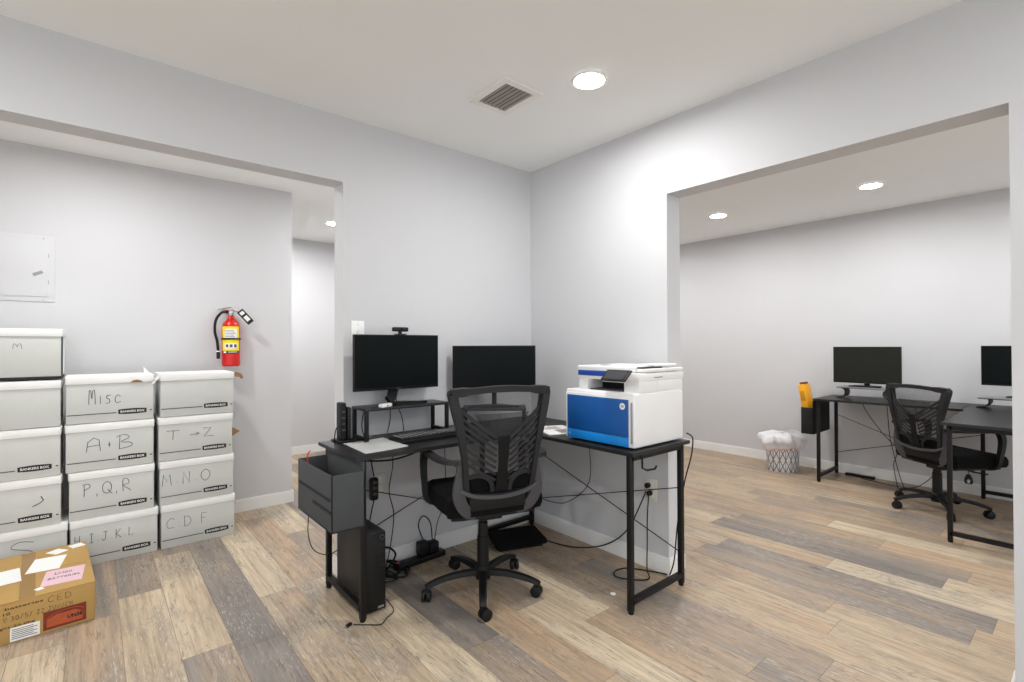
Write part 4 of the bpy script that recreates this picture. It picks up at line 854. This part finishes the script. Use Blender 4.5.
for x, z, lab in ((-0.012, 0.085, 'upper black plug in the outlet behind the printer desk'), (-0.0, 0.045, 'lower black plug in the outlet behind the printer desk')):
    lift(tag(MB().cyl(0.014, 0.009, 0.036, 16, M=T(0, -0.978-x, 0.37+z, ry=-PI/2), bev=0.004).build('power_plug', BLACKP), lab, 'plug', None))
sw_ = plate('light_switch', 'white light switch plate on the wall above the left monitor', 'light switch', (-1.262, 0, 1.243), 'y')
MB().box(-0.036, 0.036, -0.006, 0.0, 0.0, 0.118, 0.003).build('cover_plate', TRIM, sw_)
MB().box(-0.006, 0.006, -0.016, -0.006, 0.05, 0.068, 0.002, M=T(0, 0, 0, rx=0.0)).build('toggle', WHITEP, sw_)
for z in (0.022, 0.096): MB().cyl(0.003, 0, 0.0012, 10, M=T(0, -0.006, z, rx=PI/2)).build('screw', SILVER, sw_)
oa = plate('wall_outlet', 'ivory outlet plate low on the wall under the left desk wing', 'outlet', (-1.14, 0, 0.405), 'y')
MB().box(-0.036, 0.036, -0.006, 0.0, 0.0, 0.118, 0.003).build('cover_plate', IVORY, oa)
MB().box(-0.017, 0.017, -0.008, -0.006, 0.015, 0.05, 0.002).box(-0.017, 0.017, -0.008, -0.006, 0.066, 0.101, 0.002).build('receptacle', WHITEP, oa)
cn = tag(MB().lathe([(0, 0), (0.013, 0), (0.014, 0.002), (0.011, 0.004), (0.006, 0.0035), (0, 0.0045)], 24, M=T(-0.389, -1.017, 0)).build('white_disc', WHITEP), 'small round white plastic disc lying on the floor under printer desk', 'disc'); lift(cn)
cable('monitor_cable', 'black cable hanging behind the left riser from the monitor, nearer one', [(-1.10, -0.06, 1.02), (-1.085, -0.02, 0.92), (-1.08, -0.014, 0.82), (-1.10, -0.02, 0.745)], 0.0025)
cable('monitor_cable', 'black cable behind the left riser, right of its neighbour', [(-1.06, -0.06, 1.02), (-1.045, -0.02, 0.92), (-1.01, -0.018, 0.82), (-1.005, -0.03, 0.745)], 0.0025)
cable('monitor_cable', 'black cable looping down behind the left end of the riser', [(-1.24, -0.10, 0.895), (-1.235, -0.02, 0.87), (-1.245, -0.014, 0.80), (-1.24, -0.03, 0.745)], 0.0028)

# ------------------------------------------------------------------ right-hand room: desk, monitors, chair, basket
d2 = thing('corner_desk', 'black L-shaped desk along the far wall of the right-hand room', 'desk', (2.6, -1.6, 0))
o2 = d2.location[:]
DX0, DY1, DYf, DYb = 2.565, -0.91, -1.930, -2.44
MB().prism([(DX0, DY1), (XE-0.03, DY1), (XE-0.03, -1.90), (DX0, -1.90)], DZ-0.018, DZ, bev=0.002).build('desktop_left_wing', DESK, d2, off=o2)
MB().prism([(DX0, -1.902), (XE-0.03, -1.902), (XE-0.03, DYb), (1.66, DYb), (1.66, DYf), (DX0-0.06, DYf), (DX0-0.01, DYf+0.02)], DZ-0.018, DZ, bev=0.002).build('desktop_right_wing', DESK, d2, off=o2)
for x, y in ((2.59, -0.945), (3.05, -0.945), (1.705, -1.965), (1.705, -2.40), (3.03, -1.965), (3.03, -2.40)): leg_mb(x, y).build('leg', BLACKM, d2, off=o2)
for x in (1.705, 3.03):
    rails((x, -1.965), (x, -2.40), d2, o2)
rails((2.59, -0.945), (3.05, -0.945), d2, o2)
mb = MB(); rod(mb, (3.05, -0.945, 0.56), (3.05, -1.965, 0.18)); rod(mb, (3.05, -0.945, 0.20), (3.05, -1.965, 0.50)); rod(mb, (3.03, -2.40, 0.2), (1.705, -2.40, 0.5)); mb.build('cross_brace', BLACKM, d2, off=o2)
p2 = thing('hanging_storage_pouch', 'black felt pouch hanging on the end of the right-room desk', 'storage pouch', (2.80, -0.86, 0.42))
shift(pouch(p2, 2.60, 3.02, -0.900, -0.80, 0.412, 0.650, 0.715, 'y0', GFABD), Vector(p2.location))
yc = thing('plastic_document_case', 'yellow plastic case with brown top sticking out of black pouch', 'document case', (2.70, -0.862, 0.440), 0)
Q = T(0, 0, 0, rx=-0.17)
MB().box(-0.075, 0.075, -0.026, 0.030, 0.0, 0.42, 0.008, M=Q).build('case', ORANGE, yc)
MB().box(-0.0775, -0.0745, -0.018, 0.018, 0.27, 0.36, 0.001, M=Q).build('recessed_panel', mat('ochre_plastic', rgb(196, 140, 20), 0.6), yc)
MB().box(-0.045, 0.045, -0.022, 0.022, 0.42, 0.44, 0.006, M=Q).build('top_grip', MAROON, yc)

def curved_riser(label, loc, rz, ht=0.105):
    t = thing('monitor_riser', label, 'monitor riser', loc, rz, 'curved monitor risers in the right-hand room')
    MB().box(-0.20, 0.20, -0.10, 0.10, ht-0.010, ht, 0.003).build('shelf', SILVER, t)
    MB().box(-0.195, 0.195, -0.095, 0.095, ht-0.013, ht-0.0095).build('under_shelf', BLACKM, t)
    for s_ in (-1, 1):
        MB().sweep(smooth_path([Vector(p) for p in ((s_*0.165, 0, ht-0.013), (s_*0.145, 0, 0.075), (s_*0.14, 0, 0.045), (s_*0.16, 0, 0.015), (s_*0.21, 0, 0.006))], 4), [(-0.06, -0.004), (0.06, -0.004), (0.06, 0.004), (-0.06, 0.004)], up=Vector((s_*1.0, 0, 0.9))).build('curved_leg', BLACKM, t)
    return t
curved_riser('silver curved riser under the left monitor of the right-hand room', (2.85, -1.235, DZ), -PI/2)
monitor('black monitor above the black pouch in the right-hand room', (2.86, -1.235, DZ+0.105), -PI/2, 0.505, 0.325, 0.030, 'flat', SCREEN2, BLACKP)
curved_riser('curved riser cut off by the right wall edge', (2.80, -2.175, DZ), -PI/2-0.05, 0.085)
monitor('black monitor partly hidden by the right wall edge', (2.83, -2.24, DZ+0.085), -PI/2-0.05, 0.52, 0.30, 0.083, 'flat', SCREEN, BLACKP)
office_chair('black mesh office chair at the desk in the right-hand room', (2.425, -1.785, 0), math.radians(-34-90), math.radians(60-(-34-90)), -0.085)

bk = thing('waste_basket', 'white patterned oval waste basket by the far right-hand wall', 'waste basket', (2.80, -0.560, 0), -0.6)
MB().lathe([(0, 0.0), (0.128, 0.0), (0.132, 0.006), (0.140, 0.235), (0.137, 0.237), (0.128, 0.012), (0, 0.012)], 48, sx=1.1, sy=0.92).build('tin_body', BASKET, bk)
MB().lathe([(0.139, 0.228), (0.143, 0.232), (0.143, 0.238), (0.138, 0.240), (0.134, 0.236)], 48, sx=1.1, sy=0.92).build('rim', TRIM, bk)
bg = thing('bin_liner_bag', 'crumpled thin white plastic bag lining the patterned waste basket', 'plastic bag', (2.80, -0.560, 0.05), -0.6)
def bagf(u, v):
    a = 2*PI*u
    prof = [(0.10, 0.10), (0.128, 0.14), (0.137, 0.192), (0.152, 0.196), (0.160, 0.165), (0.172, 0.20), (0.190, 0.245), (0.172, 0.295), (0.11, 0.315), (0.0, 0.305)]
    f = v*(len(prof)-1); i = min(int(f), len(prof)-2); t_ = f-i
    r = prof[i][0]*(1-t_)+prof[i+1][0]*t_; z = prof[i][1]*(1-t_)+prof[i+1][1]*t_
    wv = (0.10*math.sin(a*5+1+2*z*9)+0.06*math.sin(a*11+2.3)+0.05*math.sin(a*17+z*40))*(0.35+0.65*min(1, max(0, (v-0.45)*3))) if v > 0.3 else 0.0
    r *= 1+wv
    z += (0.012*math.sin(a*3+0.7)+0.008*math.sin(a*7))*(1 if v > 0.4 else 0)
    return Vector((r*1.1*math.cos(a), r*0.92*math.sin(a), z))
MB().grid(bagf, 72, 27).build('film', BAG, bg, ang=1.2)
MB().tube([bagf(u/24, 0.47)+Vector((0.004*math.cos(2*PI*u/24), 0.004*math.sin(2*PI*u/24), 0.0)) for u in range(2, 20)], 0.004, 6).build('drawstring', mat('salmon_drawstring', rgb(226, 150, 136), 0.5), bg)

# right room cables
cable('power_cable', 'thin black cable hanging in front of the far wall, left of its pair', [(2.99, -1.17, 0.715), (2.99, -1.20, 0.62), (2.93, -1.33, 0.45), (2.86, -1.45, 0.33), (2.85, -1.43, 0.20), (2.84, -1.45, 0.06), (2.80, -1.47, 0.008)], 0.003)
cable('power_cable', 'thin black cable hanging beside the far chair back, right of its pair', [(2.96, -1.36, 0.715), (2.96, -1.37, 0.55), (2.97, -1.38, 0.40), (2.95, -1.42, 0.22), (2.90, -1.46, 0.1), (2.86, -1.50, 0.010)], 0.003)
cable('power_cable', 'black cable looping under the far chair above the baseboard', [(2.95, -1.60, 0.45), (2.96, -1.68, 0.33), (2.95, -1.70, 0.20), (2.93, -1.62, 0.07), (2.90, -1.52, 0.012), (2.93, -1.30, 0.008), (2.98, -1.16, 0.008)], 0.003)
st2 = thing('power_strip', 'black power strip on the floor against the far right-room wall', 'power strip', (3.04, -1.12, 0), PI/2)
MB().box(-0.13, 0.10, -0.02, 0.02, 0, 0.024, 0.005).build('case', BLACKP, st2)
for x in (-0.09, -0.045, 0.0, 0.045): MB().box(x-0.010, x+0.010, -0.010, 0.010, 0.024, 0.0255).build('socket', GREYP, st2)
hm = thing('hanging_mouse', 'small dark device dangling by its cable beneath the right-room desk', 'computer mouse', (2.60, -1.935, 0.185))
MB().lathe([(0, 0.0), (0.020, 0.004), (0.026, 0.02), (0.022, 0.05), (0.012, 0.072), (0, 0.078)], 18, sx=0.7).build('shell', BLACKP, hm)
MB().lathe([(0, 0.0), (0.012, 0.002), (0.014, 0.02), (0.008, 0.034), (0, 0.036)], 12, M=T(-0.010, 0, 0.008), sx=0.7).build('light_patch', SILVER, hm)
cable('usb_cable', 'thin cable from which the small dark device hangs', [(2.60, -1.935, 0.262), (2.60, -1.925, 0.295), (2.63, -1.84, 0.325), (2.72, -1.72, 0.335), (2.88, -1.60, 0.50), (2.95, -1.56, 0.715)], 0.0022)
